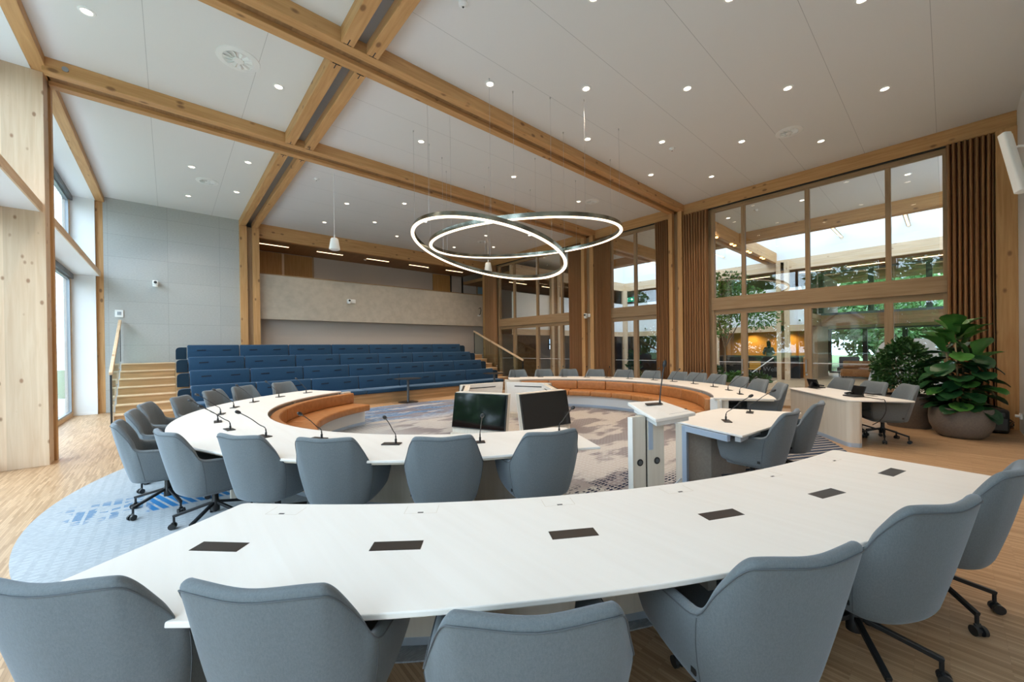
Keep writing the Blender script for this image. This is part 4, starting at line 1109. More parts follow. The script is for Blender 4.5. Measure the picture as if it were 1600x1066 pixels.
# ================================================================ TIERED SEATING AND STAIRS
def tiers():
    base = thing('tiered_platform', 'stepped oak platform carrying the blue tiered seating', 'platform', (4.9, 11.2, 0))
    for k in range(4):
        MB().box(.12, 9.76, 11.2+.75*k, 14.70 if k < 3 else 14.70, .315*0+(.33*k-.03 if k else 0), .30+.33*k).build('platform_step', M['oakfloor'], base, world=True)
    rows = ('lowest', 'second', 'third', 'topmost')
    for k in range(4):
        b = thing('tiered_bench', 'long blue upholstered bench, %s row of the tiered seating' % rows[k], 'bench', (4.9, 11.5+.75*k, .30+.33*k), 0, 'blue tiered benches')
        x0, x1 = .37, 9.46; n = 7; w = (x1-x0)/n; off = -.03*k
        for i in range(n):
            a, c = x0+w*i+(off if i else 0), x0+w*(i+1)+(off if i < n-1 else 0)
            q = MB().hexa([(a+.006, 11.75+.75*k, .405+.33*k), (c-.006, 11.75+.75*k, .405+.33*k), (c-.006, 11.90+.75*k, .405+.33*k), (a+.006, 11.90+.75*k, .405+.33*k)],
                          [(a+.006, 11.79+.75*k, .80+.33*k), (c-.006, 11.79+.75*k, .80+.33*k), (c-.006, 11.90+.75*k, .80+.33*k), (a+.006, 11.90+.75*k, .80+.33*k)])
            cu = q.build('back_cushion', M['blue'], b, world=True, smooth=True, bevel=.035, seg=3)
            for f in (.26, .74):
                xm = a+(c-a)*f; sl_ = MB()
                sl_.hexa([(xm-.10, 11.762+.75*k, .630+.33*k), (xm+.10, 11.762+.75*k, .638+.33*k), (xm+.10, 11.80+.75*k, .645+.33*k), (xm-.10, 11.80+.75*k, .635+.33*k)],
                         [(xm-.10, 11.768+.75*k, .656+.33*k), (xm+.10, 11.768+.75*k, .664+.33*k), (xm+.10, 11.80+.75*k, .660+.33*k), (xm-.10, 11.80+.75*k, .650+.33*k)])
                so = sl_.build('pull_slot', M['slot'], b, world=True); so.parent = cu
            d = MB().box(a+.006, c-.006, 11.13+.75*k, 11.80+.75*k, .305+.33*k, .425+.33*k)
            d.build('seat_cushion', M['blue'], b, world=True, smooth=True, bevel=.03, seg=3)
        # dark upholstered end cheeks beside the backs
        for xa, xb, s in ((.13, .365, 1), (9.465, 9.70, -1)):
            z0, z1 = .40+.33*k, .735+.33*k
            prof = [(xa, z0), (xb, z0), (xb, z1), (xa, z1)]
            prof = round_poly(prof, [.02, 0, 0, .13] if s > 0 else [0, .02, .13, 0], 6)
            nn = len(prof); mb = MB(); y0, y1 = 11.80+.75*k, 11.93+.75*k
            mb.add([(x, y0, z) for x, z in prof]+[(x, y1, z) for x, z in prof], [tuple(range(nn)), tuple(range(2*nn-1, nn-1, -1))]+[(i, (i+1) % nn, (i+1) % nn+nn, i+nn) for i in range(nn)])
            mb.build('end_cheek', M['navy'], b, world=True, bevel=.01)
    def stair(x0, x1, label, Y1, pitch, rise):
        s = thing('side_stair', label, 'stairs', ((x0+x1)/2, Y1, 0))
        for k in range(7):
            y = Y1+pitch*k
            MB().box(x0, x1, y, 14.88, rise*k, rise*(k+1)-.028).build('riser_block', M['oakfloor'], s, world=True)
            MB().box(x0, x1, y-.025, y+pitch+.01 if k < 6 else 14.88, rise*(k+1)-.028, rise*(k+1)).build('tread', M['pale_x'], s, world=True, bevel=.004)
    stair(-.95, .115, 'oak stairs with pale nosings on the window side of the blue seating', 12.5, .32, .187)
    stair(9.765, 10.72, 'oak stairs on the glazed-wall side of the blue seating', 12.0, .36, .187)
    def balustrade(x, pts, gbot, label, post):
        b = thing('glass_balustrade', label, 'balustrade', (x, pts[0][0], 0))
        (ya, za), (yb, zb) = pts
        MB().bar((x, ya, za), (x, yb, zb), .06, .07).build('handrail', M['pale_y'], b, world=True, bevel=.008)
        (ga, gb) = gbot
        MB().add([(x-.006, ya+.06, ga), (x-.006, yb-.02, gb), (x-.006, yb-.02, zb-.03), (x-.006, ya+.06, za-.02), (x+.006, ya+.06, ga), (x+.006, yb-.02, gb), (x+.006, yb-.02, zb-.03), (x+.006, ya+.06, za-.02)],
                 [(0, 1, 2, 3), (7, 6, 5, 4), (0, 4, 5, 1), (1, 5, 6, 2), (2, 6, 7, 3), (3, 7, 4, 0)]).build('glass_panel', M['railglass'], b, world=True)
        MB().box(x-.016, x+.016, ya+.005, ya+.05, post, za-.03).build('post', M['black_metal'], b, world=True)
        MB().box(x-.012, x+.012, yb-.06, yb-.03, gb, zb-.03).build('post', M['black_metal'], b, world=True)
        p = MB()
        for f in (.25, .5, .8):
            y = ya+(yb-ya)*f; z = ga+(gb-ga)*f+.10
            p.tube([(x-.02, y, z), (x+.02, y, z)], .022, 12)
        p.build('glass_clamp', M['metal'], b, world=True)
    balustrade(-.985, ((12.42, 1.13), (14.84, 2.46)), (.06, 1.36), 'glass balustrade with oak handrail at the window-side stairs', 0)
    balustrade(10.76, ((11.45, 1.08), (14.84, 2.40)), (.06, 1.36), 'glass balustrade with oak handrail before the far curtain', 0)
M['slot'] = plain('slot_shadow_fabric', (.004, .010, .022), .9)
M['oakfloor'] = wood('oak_boards', (.36, .21, .095), (.50, .31, .155), 'x', lam=.05, rough=.5)
tiers()

# ================================================================ PLANTS AND THINGS BY THE GLAZED WALL
def leaf_mesh(name, Lh, W, curl, mat, nx=4, ny=7, fiddle=True):
    vs, fs = [], []
    for j in range(ny+1):
        v = j/ny
        if fiddle: w = W*(.32+.68*math.sin(PI*min(1, (v*.92+.05))**1.35))*(1 if v < .97 else .8)*(.9+.25*math.sin(PI*2*v+2.6))
        else: w = W*math.sin(PI*min(.999, v*.98+.01))
        for i in range(nx+1):
            u = i/nx*2-1
            z = .16*abs(u)*w-curl*v*v*Lh+.012*math.sin(9*v+3*u)
            vs.append((u*w/2, v*Lh, z))
    for j in range(ny):
        for i in range(nx):
            a = j*(nx+1)+i; fs.append((a, a+1, a+nx+2, a+nx+1))
    me = bpy.data.meshes.new(name); me.from_pydata(vs, [], fs); me.materials.append(mat)
    me.polygons.foreach_set('use_smooth', [True]*len(fs))
    return me
def pot(t, r, h, prof=None):
    p = prof or [(.0001, 0), (r*.62, 0), (r*.80, h*.12), (r*.96, h*.40), (r, h*.66), (r*.97, h*.92), (r*.95, h), (r*.90, h), (r*.90, h*.9), (.0001, h*.9)]
    MB().lathe(p, 40).build('pot', M['concrete'], t, smooth=True, angle=50)
    MB().lathe([(.0001, h*.90), (r*.89, h*.905)], 24).build('soil', M['soil'], t)
def fig_tree():
    rnd = random.Random(11)
    t = thing('potted_fiddle_fig', 'large-leaved fiddle-leaf fig in a big round grey pot beside the curtain', 'plant', (9.98, -.14, 0))
    pot(t, .38, .50)
    st = [((-.05, .03), (-.12, .06), 1.78), ((.06, -.03), (.08, -.02), 1.66), ((.0, .06), (.0, .18), 1.62), ((.02, -.08), (.02, -.16), 1.30)]
    lms = [leaf_mesh('fig_leaf', .40, .31, c, M['leaf_fig']) for c in (.15, .3, .45)]
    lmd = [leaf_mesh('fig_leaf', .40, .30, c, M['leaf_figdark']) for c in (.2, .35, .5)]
    for (a, b, h) in st:
        p0, p1 = Vector((a[0], a[1], .44)), Vector((b[0], b[1], h))
        MB().tube([p0, p0.lerp(p1, .5)+Vector((.02, -.01, 0)), p1], [.016, .013, .009], 8).build('stem', M['cane'], t, smooth=True)
        n = int((h-.5)*19)
        for i in range(n):
            f = (i+.6)/n; p = p0.lerp(p1, .06+.94*f)
            az = i*2.4+rnd.uniform(-.4, .4)+a[0]*20
            top = f > .78
            el = rnd.uniform(.75, 1.25) if top else rnd.uniform(-.30, .30)
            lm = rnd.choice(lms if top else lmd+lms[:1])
            o = link('leaf', lm, None, t)
            sc_ = rnd.uniform(.85, 1.1)*(1.0 if f > .25 else .9)
            o.matrix_local = Matrix.Translation(p) @ Matrix.Rotation(az, 4, 'Z') @ Matrix.Rotation(el, 4, 'X') @ Matrix.Translation((0, .05, 0)) @ Matrix.Scale(sc_, 4)
    # low skirt of leaves over the rim
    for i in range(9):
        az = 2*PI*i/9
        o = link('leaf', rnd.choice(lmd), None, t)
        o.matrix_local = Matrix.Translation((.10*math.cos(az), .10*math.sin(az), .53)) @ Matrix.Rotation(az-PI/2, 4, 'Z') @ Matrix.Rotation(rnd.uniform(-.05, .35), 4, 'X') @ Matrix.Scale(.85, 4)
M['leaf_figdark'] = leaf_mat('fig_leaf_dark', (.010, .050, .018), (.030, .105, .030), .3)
fig_tree()
def foliage_mb(rnd, n, shape, size, out=None):
    """scatter leaf blades in a volume; shape(rnd) -> point and radial direction"""
    mb = MB()
    for _ in range(n):
        p, d = shape(rnd)
        s = size*rnd.uniform(.6, 1.3)
        d = (Vector(d)+Vector((rnd.gauss(0, .6), rnd.gauss(0, .6), rnd.gauss(0, .5)))).normalized()
        q = d.orthogonal().normalized(); q = Matrix.Rotation(rnd.uniform(0, 6.28), 3, d) @ q
        p = Vector(p); k = d.cross(q)*.12
        mb.add([p, p+d*s*.5+q*s*.28+k*s, p+d*s, p+d*s*.5-q*s*.28+k*s], [(0, 1, 2, 3)])
    return mb
def bushy():
    rnd = random.Random(5)
    t = thing('potted_bush', 'dense small-leaved green plant in a grey pot behind the staff desk', 'plant', (10.58, .50, 0))
    pot(t, .42, .60, [(.0001, 0), (.30, 0), (.36, .2), (.41, .5), (.42, .60), (.39, .60), (.385, .54), (.0001, .54)])
    def sh(r):
        a, e, q = r.uniform(0, 2*PI), r.uniform(-.75, 1), r.uniform(.35, 1)**.5
        d = Vector((math.cos(a)*math.sqrt(max(0, 1-e*e)), math.sin(a)*math.sqrt(max(0, 1-e*e)), e))
        w = .45 if e < .2 else .45*(1-.55*(e-.2))
        return (d.x*w*q-.05, d.y*w*q+.06, 1.12+d.z*.56*q), d
    foliage_mb(rnd, 3400, sh, .085).build('foliage', M['leaf_bush'], t)
    for i in range(7):
        a = i*.9; MB().tube([(.05*math.cos(a), .05*math.sin(a), .5), (.25*math.cos(a), .25*math.sin(a), .95), (.36*math.cos(a), .36*math.sin(a), 1.3)], [.010, .008, .004], 6).build('stem', M['bark'], t, smooth=True)
M['leaf_bush'] = leaf_mat('bush_leaf', (.014, .055, .012), (.045, .125, .026), .4)
bushy()
t = thing('floor_device', 'black box-shaped device on the floor beside the round grey pot', 'appliance', (11.0, -.52, 0), .12)
MB().box(-.26, .30, -.16, .16, .0, .42).build('device_body', M['black'], t, bevel=.05, seg=3, smooth=True)
MB().box(-.275, -.255, -.10, .06, .30, .36).build('device_handle', M['dark_grey'], t, bevel=.004)
MB().box(-.262, -.25, -.13, .13, .06, .26).build('device_grille', M['dark_grey'], t)
t = thing('cable_tangle', 'tangle of brown and black cables on the floor beside the black box', 'cable', (10.9, -.76, 0))
rnd = random.Random(3)
for q in range(4):
    pts = [(.11, .06, .28-.02*q)]+[(rnd.uniform(-.12, .18), rnd.uniform(-.02, .12), .20-.025*i) for i in range(7)]+[(.2, .05, .012)]
    MB().tube(catmull(pts, 4), .008, 6).build('cable', M['cable_brown'] if q % 2 else M['black'], t, smooth=True) if 'cable_brown' in M else None
M['cable_brown'] = plain('brown_cable', (.22, .10, .05), .5)
for q in range(3):
    pts = [(.11, .06, .26-.02*q)]+[(rnd.uniform(-.10, .18), rnd.uniform(.0, .12), .20-.025*i) for i in range(7)]+[(.2, .05, .012)]
    MB().tube(catmull(pts, 4), .008, 6).build('cable', M['cable_brown'] if q != 1 else M['black'], t, smooth=True)

# ---- desk items
def phone(x, y, rz, label):
    t = thing('desk_phone', label, 'phone', (x, y, TZ1), rz, 'desk phones')
    MB().hexa([(-.11, -.10, 0), (.11, -.10, 0), (.11, .10, 0), (-.11, .10, 0)], [(-.11, -.10, .02), (.11, -.10, .02), (.11, .04, .035), (-.11, .04, .035)]).build('phone_base', M['black'], t, bevel=.004)
    MB().hexa([(-.11, .02, .02), (.11, .02, .02), (.11, .05, .02), (-.11, .05, .02)], [(-.11, .085, .175), (.11, .085, .175), (.11, .105, .17), (-.11, .105, .17)]).build('phone_display', M['screen'], t, bevel=.004)
    MB().bar((-.085, -.08, .045), (-.085, .03, .06), .045, .03).build('handset', M['black'], t, bevel=.012)
    MB().hexa([(-.02, .09, 0), (.02, .09, 0), (.02, .15, 0), (-.02, .15, 0)], [(-.02, .08, .12), (.02, .08, .12), (.02, .09, .12), (-.02, .09, .12)]).build('phone_stand', M['black'], t)
phone(8.40, 1.02, -2.3, 'black desk phone on the near half of the staff desk, screen turned away')
phone(9.62, 1.74, .95, 'black desk phone seen from its stand side at the far end of the staff desk')
t = thing('phone_cord', 'dark cord hanging over the end of the staff desk', 'cord', (8.06, .66, TZ1))
MB().tube(catmull([(.3, .30, .02), (.18, .14, .012), (.06, .02, .012), (-.005, -.03, .004), (-.005, -.04, -.15), (.06, .02, -.30), (.12, .12, -.40)], 5), .006, 6).build('cord_wire', M['black'], t, smooth=True)
t = thing('keyboard', 'dark flat keyboard at the back edge of the staff desk', 'keyboard', (9.05, .93, TZ1), .73)
MB().box(-.22, .22, -.07, .07, 0, .018).build('keyboard_case', M['black'], t, bevel=.005)
for r in range(4): MB().box(-.205, .205, -.058+.03*r, -.033+.03*r, .018, .022).build('key_row', M['dark_grey'], t)
for (x, y, rz) in ((8.72, .86, .73), (9.42, 1.72, .73)):
    t = thing('desk_flap', 'dark cable flap set in the staff desk, ' + ('between the phone and the keyboard' if x < 9 else 'before the far phone'), 'cable flap', (x, y, TZ1), rz)
    MB().box(-.11, .11, -.04, .04, 0, .002).build('flap_plate', M['flap'], t)

# ================================================================ THE ATRIUM BEYOND THE GLASS
def atrium():
    FX = 20.8
    struct('ceiling_atrium', MB().box(GX+.05, 16.0, -3.0, 17.2, CEIL, CEIL+.2), M['ceiling'])
    for a, b in ((16.0, 16.14), (16.26, 16.40)): struct('atrium_beam', MB().box(a, b, -3.0, 17.0, 5.40, CEIL+.2), M['spruce_y'])
    struct('atrium_beam_gap', MB().box(16.14, 16.26, -3.0, 17.0, 5.5, CEIL+.2), M['soffit'])
    struct('wall_lightwell', MB().box(16.26, 16.40, -3.0, 13.2, CEIL+.2, 7.5), M['white'])
    struct('wall_lightwell', MB().box(FX, FX+.14, -3.0, 13.2, 5.40, 7.5), M['white'])
    struct('wall_lightwell', MB().box(16.26, FX+.14, 13.1, 13.24, 5.40, 7.5), M['white'])
    struct('wall_lightwell', MB().box(11.6, 28, -3.2, -3.0, 0, 7.5), M['white'])
    for a, b in ((5.155, 5.30), (5.45, 5.59), (8.35, 8.50), (8.75, 8.89)):
        x1 = FX if a < 6 else 16.0
        struct('atrium_beam', MB().box(GX+.03, x1, a, b, 5.30, CEIL), M['spruce_x'])
    for a, b in ((5.30, 5.45), (8.50, 8.75)): struct('atrium_beam_gap', MB().box(GX+.03, FX if a < 6 else 16.0, a, b, 5.40, CEIL), M['soffit'])
    struct('wall_bulkhead', MB().box(16.40, FX, 5.17, 5.58, CEIL, 6.9), M['white'])
    struct('atrium_beam_far', MB().box(FX-.02, FX+.16, -3.0, 13.2, 4.92, 5.40), M['pale_y'])
    struct('atrium_beam_far', MB().box(GX, FX, 13.0, 13.16, 4.92, 5.40), M['pale_x'])
    struct('atrium_beam_far', MB().box(FX-.02, FX+.16, 3.95, 13.1, 2.18, 2.45), M['pale_y'])
    struct('atrium_beam_far', MB().box(GX+.1, FX, 13.0, 13.16, 2.18, 2.45), M['pale_x'])
    struct('gallery_parapet_wall', MB().box(FX, FX+.12, 3.95, 13.1, 2.45, 4.13), M['white'])
    struct('gallery_parapet_wall', MB().box(GX+.1, FX, 13.02, 13.14, 2.45, 4.13), M['white'])
    struct('gallery_floor', MB().box(FX+.12, 27, 3.95, 17.2, 2.75, 2.95), M['floor'])
    struct('gallery_floor', MB().box(GX+.1, FX+.12, 13.16, 17.2, 2.75, 2.95), M['floor'])
    struct('gallery_soffit_ceiling', MB().box(FX+.16, 27, 3.95, 17.2, 2.40, 2.75), M['soffit'])
    struct('gallery_soffit_ceiling', MB().box(GX+.1, FX+.16, 13.16, 17.2, 2.40, 2.75), M['soffit'])
    struct('gallery_ceiling', MB().box(FX+.16, 28, -3.0, 17.2, 4.95, 5.1), M['oakceil'])
    struct('gallery_ceiling', MB().box(GX+.1, FX+.16, 13.16, 17.2, 4.95, 5.1), M['oakceil'])
    struct('wall_atrium_end', MB().box(GX, 28, 17.0, 17.2, 0, 7.5), M['greige_wall'])
    # columns on the far side
    for a, b in ((4.68, 4.86), (5.0, 5.16)): struct('atrium_column', MB().box(FX-.12, FX+.06, a, b, 0, 5.3), M['pale_z'])
    struct('atrium_column_gap', MB().box(FX-.02, FX+.02, 4.86, 5.0, 0, 5.3), M['soffit'])
    for a, b in ((14.05, 14.22), (14.50, 14.66)): struct('atrium_column', MB().box(a, b, 12.86, 13.0, 0, 5.3), M['pale_z'])
    struct('atrium_column_gap', MB().box(14.22, 14.50, 12.92, 12.98, 0, 5.3), M['soffit'])
    struct('atrium_column_round', MB().lathe([(.18, 0), (.18, 4.95)], 24, (FX-.1, 7.8, 0)), M['pale_z'], smooth=True)
    struct('atrium_column_round', MB().lathe([(.18, 0), (.18, 4.95)], 24, (FX-.1, 13.0, 0)), M['pale_z'], smooth=True)
    # skylight: glazing bars and panes
    s = thing('window_10', None, None, (18.6, 5, 7.5)); s['kind'] = 'structure'
    for k in range(28):
        y = -3.0+16.1*k/27
        MB().box(16.4, FX, y-.03, y+.03, 7.5, 7.58).build('glazing_bar', M['gasket'], s, world=True)
    for x in (16.5, 17.9, 19.3, 20.7): MB().box(x-.04, x+.04, -3, 13.1, 7.44, 7.52).build('skylight_purlin', M['gasket'], s, world=True)
    MB().box(16.4, FX, -3.0, 13.1, 7.585, 7.6).build('window_pane', M['skyglass'], s, world=True)
    for y in (-2.2, .94, 2.87, 7.4, 10.2):
        struct('lightwell_rafter', MB().box(16.4, FX, y-.07, y+.07, 5.98, 6.4), M['white'])
        linear_led(16.6, FX-.05, y, 5.98, 'long warm line light under the %s white rafter of the light well' % {-2.2: 'nearest', .94: 'second', 2.87: 'third', 7.4: 'fourth', 10.2: 'farthest'}[y], 'rafter_light')
    # gallery line lights
    for k, y in enumerate((.3, 2.3, 4.0, 6.4, 9.4)):
        t = thing('linear_light', 'slim warm line light under the far gallery ceiling, %s along the light well' % ('first', 'second', 'third', 'fourth', 'fifth')[k], 'ceiling light', (22.2, y, 4.95), 0, 'slim line lights')
        MB().box(22.15, 22.25, y-.6, y+.6, 4.93, 4.945).build('light_diffuser', M['led'], t, world=True)
    for k, x in enumerate((13.0, 15.4, 17.8)):
        linear_led(x, x+1.2, 14.8, 4.95, 'slim warm line light under the end gallery ceiling, %s' % ('nearest the glass', 'middle', 'farthest')[k])
    # lamps under the crossing beam
    for k, x in enumerate((13.9, 15.6, 17.3, 19.0)):
        t = thing('beam_spot', 'twin amber spots under the timber beam crossing the atrium, %s pair' % ('first', 'second', 'third', 'fourth')[k], 'ceiling light', (x, 5.23, 5.30), 0, 'amber spots')
        for dx in (-.16, .16): MB().lathe([(.0001, -.035), (.05, -.035), (.055, 0), (.0001, 0)], 14, (dx, 0, 0)).build('spot_head', M['orange_glow'], t)
    proto = None
    for k, (x, y, l) in enumerate(((13.7, .63, 'opposite the corner curtain'), (13.75, 2.77, 'above the sliding doors'), (13.75, 4.75, 'beside the crossing beam'), (13.7, 7.0, 'beyond the two-pane window'), (13.7, 11.3, 'beyond the far window'))):
        o = downlight() if proto is None else copy_tree(proto); proto = proto or o
        o.location = (x, y, CEIL); o['label'] = 'round downlight in the atrium ceiling strip, '+l
        lamp_light('downlight_lamp', (x, y, CEIL-.03), DL_E)
    detector(13.6, 3.9, 'smoke detector on the atrium ceiling strip seen through the upper glass')
    # far facade
    struct('wall_atrium_far', MB().box(27, 27.2, 4.3, 17.0, 2.4, 5.0), M['greige_wall'])
    struct('wall_atrium_far', MB().box(27, 27.2, -3.0, 17.0, 5.0, 7.5), M['white'])
    struct('wall_reception', MB().box(24.4, 24.6, 4.35, 8.6, 0, 2.4), M['ochre'])
    struct('wall_reception_side', MB().box(22.2, 24.6, 3.95, 4.35, 0, 2.4), M['oak_z'])
    struct('wall_atrium_far', MB().box(24.4, 24.6, 8.6, 17.0, 0, 2.4), M['brown_wall'])
    struct('gallery_slab_edge_beam', MB().box(23.0, 27.2, -3.0, 3.95, 2.42, 2.92), M['soffit'])
    struct('wall_gallery_end', MB().box(23.0, 27.2, 3.95, 4.1, 2.95, 4.95), M['greige_wall'])
    for n, (z0, z1, ya, yb) in enumerate(((2.92, 4.95, -3.0, 3.95), (0, 2.42, -3.0, 4.3))):
        w = thing('window_%d' % (11+n), None, None, (27.1, (ya+yb)/2, z0)); w['kind'] = 'structure'
        XF = 23.1 if n == 0 else 27.1
        f = MB(); f.box(XF-.1, XF+.1, ya, yb, z0, z0+.1); f.box(XF-.1, XF+.1, ya, yb, z1-.08, z1); f.build('window_frame', M['dark_grey'], w, world=True)
        k = max(1, round((yb-ya)/1.55))
        for i in range(k+1):
            y = ya+(yb-ya)*i/k
            MB().box(XF-.12, XF+.12, y-.09, y+.09, z0+.1, z1-.08).build('mullion', M['black'], w, world=True)
        MB().box(XF-.01, XF+.01, ya, yb, z0+.1, z1-.08).build('window_pane', M['glass'], w, world=True)
    # end gallery: windows and screens on the rear wall
    for x0, x1, z0, z1, mt, l in ((12.6, 13.35, 4.55, 5.25, 'bluepane', 'a'), (15.6, 17.4, 4.35, 4.93, 'black', 'b'), (18.6, 20.3, 4.0, 4.93, 'black', 'c')):
        w = thing('window_14', None, None, (x0, 16.99, z0)); w['kind'] = 'structure'
        MB().box(x0-.05, x1+.05, 16.95, 17.0, z0-.05, min(z1+.05, 4.945)).build('window_frame', M['oak_x'], w, world=True)
        MB().box(x0, x1, 16.93, 16.96, z0, min(z1, 4.93)).build('window_pane', M[mt], w, world=True)
    for x0, x1 in ((15.3, 17.2),):
        d = thing('door_3', None, None, (x0, 17, 0)); d['kind'] = 'structure'
        MB().box(x0, x1, 16.93, 17.0, 0, 2.3).build('door_leaf', M['soffit'], d, world=True)
        MB().box(x0-.1, x0, 16.9, 17.0, 0, 2.35).build('door_post', M['oak_z'], d, world=True)
    t = thing('wall_screen', 'bright blue-white wall screen in the hall beyond the far window', 'screen', (18.5, 16.98, 1.75))
    MB().box(-.32, .32, -.06, 0, -.32, .40).build('screen_bezel', M['black'], t, bevel=.01)
    MB().box(-.28, .28, -.066, -.058, .06, .36).build('screen_picture', emis('screen_blue', (.45, .72, 1), 2.2), t)
    MB().box(-.28, .28, -.066, -.058, -.28, -.02).build('screen_picture', emis('screen_white', (.75, .88, 1), 2.2), t)
    t = thing('green_screen', 'small green lit screen in the hall beyond the two-pane window', 'screen', (24.36, 11.8, 1.95))
    MB().box(-.06, 0, -.32, .32, -.32, .32).build('screen_bezel', M['black'], t)
    MB().box(-.066, -.058, -.28, .28, -.28, .28).build('screen_picture', emis('screen_green', (.15, .75, .35), 1.3), t)
    # exit sign: white running figure and arrow on green
    t = thing('exit_sign', 'green exit sign with white figure and arrow hanging in the far gallery', 'sign', (22.4, 13.7, 4.62))
    MB().box(-.04, .04, -.40, .40, -.14, .14).build('sign_box', emis('exit_green', (.0, .42, .22), 1.0), t)
    g = MB(); g.ball((-.045, .10, .075), .028, 6, (.2, 1, 1)); g.bar((-.045, .10, .05), (-.045, .13, -.02), .01, .045, (1, 0, 0)); g.bar((-.045, .13, -.02), (-.045, .08, -.10), .01, .025, (1, 0, 0)); g.bar((-.045, .13, -.02), (-.045, .19, -.08), .01, .025, (1, 0, 0)); g.bar((-.045, .05, .03), (-.045, .17, .03), .01, .02, (1, 0, 0))
    g.build('pictogram', emis('sign_white', (.9, 1, .95), 2.0), t)
    a = MB(); a.bar((-.045, -.06, 0), (-.045, -.20, 0), .01, .04, (1, 0, 0)); a.add([(-.05, -.18, .08), (-.05, -.30, 0), (-.05, -.18, -.08), (-.04, -.18, .08), (-.04, -.30, 0), (-.04, -.18, -.08)], [(0, 1, 2), (5, 4, 3), (0, 3, 4, 1), (1, 4, 5, 2), (2, 5, 3, 0)])
    a.build('arrow', emis('sign_white', (.9, 1, .95), 2.0), t)
    t = thing('exit_sign_hanger', 'thin rods holding the green exit sign', 'rod', (22.4, 13.7, 4.76)); h = MB()
    for y in (-.3, .3): h.tube([(0, y, 0), (0, y, .19)], .01, 6)
    h.build('rod_pair', M['dark_grey'], t)
    for x, y, z, l in ((FX-.02, 4.28, 2.62, 'on the white parapet beyond the sliding doors'), (FX-.02, 11.6, 2.6, 'on the white parapet beyond the two-pane window')):
        ptz_camera((x, y, z), -PI/2, 'small dark-eyed camera '+l)
M['oakceil'] = wood('gallery_ceiling_oak', (.30, .17, .075), (.40, .24, .11), 'y', lam=.15, rough=.6)
M['brown_wall'] = plain('brown_wall', (.16, .10, .065), .7)
M['ochre'] = plain('ochre_wall', (.62, .36, .08), .7)
M['bluepane'] = plain('blue_pane', (.22, .36, .44), .15, 0, .6)
atrium()
lamp_light('reception_lamp', (23.9, 5.6, 2.35), 130, (1, .66, .25), 2.4)
lamp_light('reception_lamp', (23.9, 7.2, 2.35), 130, (1, .66, .25), 2.4)

def reception():
    t = thing('reception_counter', 'long dark reception counter with small pale lettering across the atrium', 'counter', (21.9, 6.0, 0))
    MB().box(21.7, 22.3, 4.5, 8.3, 0, 1.0).build('counter_body', M['black'], t, world=True, bevel=.02)
    MB().box(21.64, 22.36, 4.45, 8.35, 1.0, 1.05).build('counter_top', M['dark_grey'], t, world=True, bevel=.008)
    cu = bpy.data.curves.new('counter_lettering', 'FONT'); cu.body = 'Welkom'; cu.size = .30; cu.extrude = .004; cu.align_x = 'CENTER'
    tmp = bpy.data.objects.new('counter_lettering', cu)
    me = bpy.data.meshes.new_from_object(tmp); bpy.data.objects.remove(tmp)
    o = link('counter_lettering', me, M['gasket'], t)
    o.location = (21.69-21.9, 5.45-6.0, .30); o.rotation_euler = (PI/2, 0, -PI/2)
    t = thing('side_chair', 'small orange-yellow chair before the dark reception counter', 'chair', (20.9, 6.15, 0))
    MB().box(-.22, .22, -.24, .24, .40, .47).build('seat', M['ochre_seat'], t, bevel=.02)
    MB().box(.14, .22, -.24, .24, .47, .80).build('backrest', M['ochre_seat'], t, bevel=.03)
    for a in (-.2, .2):
        for b in (-.2, .2): MB().tube([(a, b, 0), (a*.9, b*.9, .40)], .015, 8).build('leg', M['metal'], t)
    t = thing('leaning_pole', 'thin white pole leaning in the atrium before the reception counter', 'pole', (19.6, 5.9, 0))
    MB().tube([(-.05, .30, .03), (.15, -.85, 1.02)], .022, 8).build('pole_shaft', M['white_plastic'], t)
    MB().lathe([(.0001, 0), (.24, 0), (.22, .03), (.0001, .035)], 20, (-.05, .30, 0)).build('pole_foot', M['white_plastic'], t)
M['ochre_seat'] = plain('ochre_seat', (.50, .25, .03), .6)
reception()

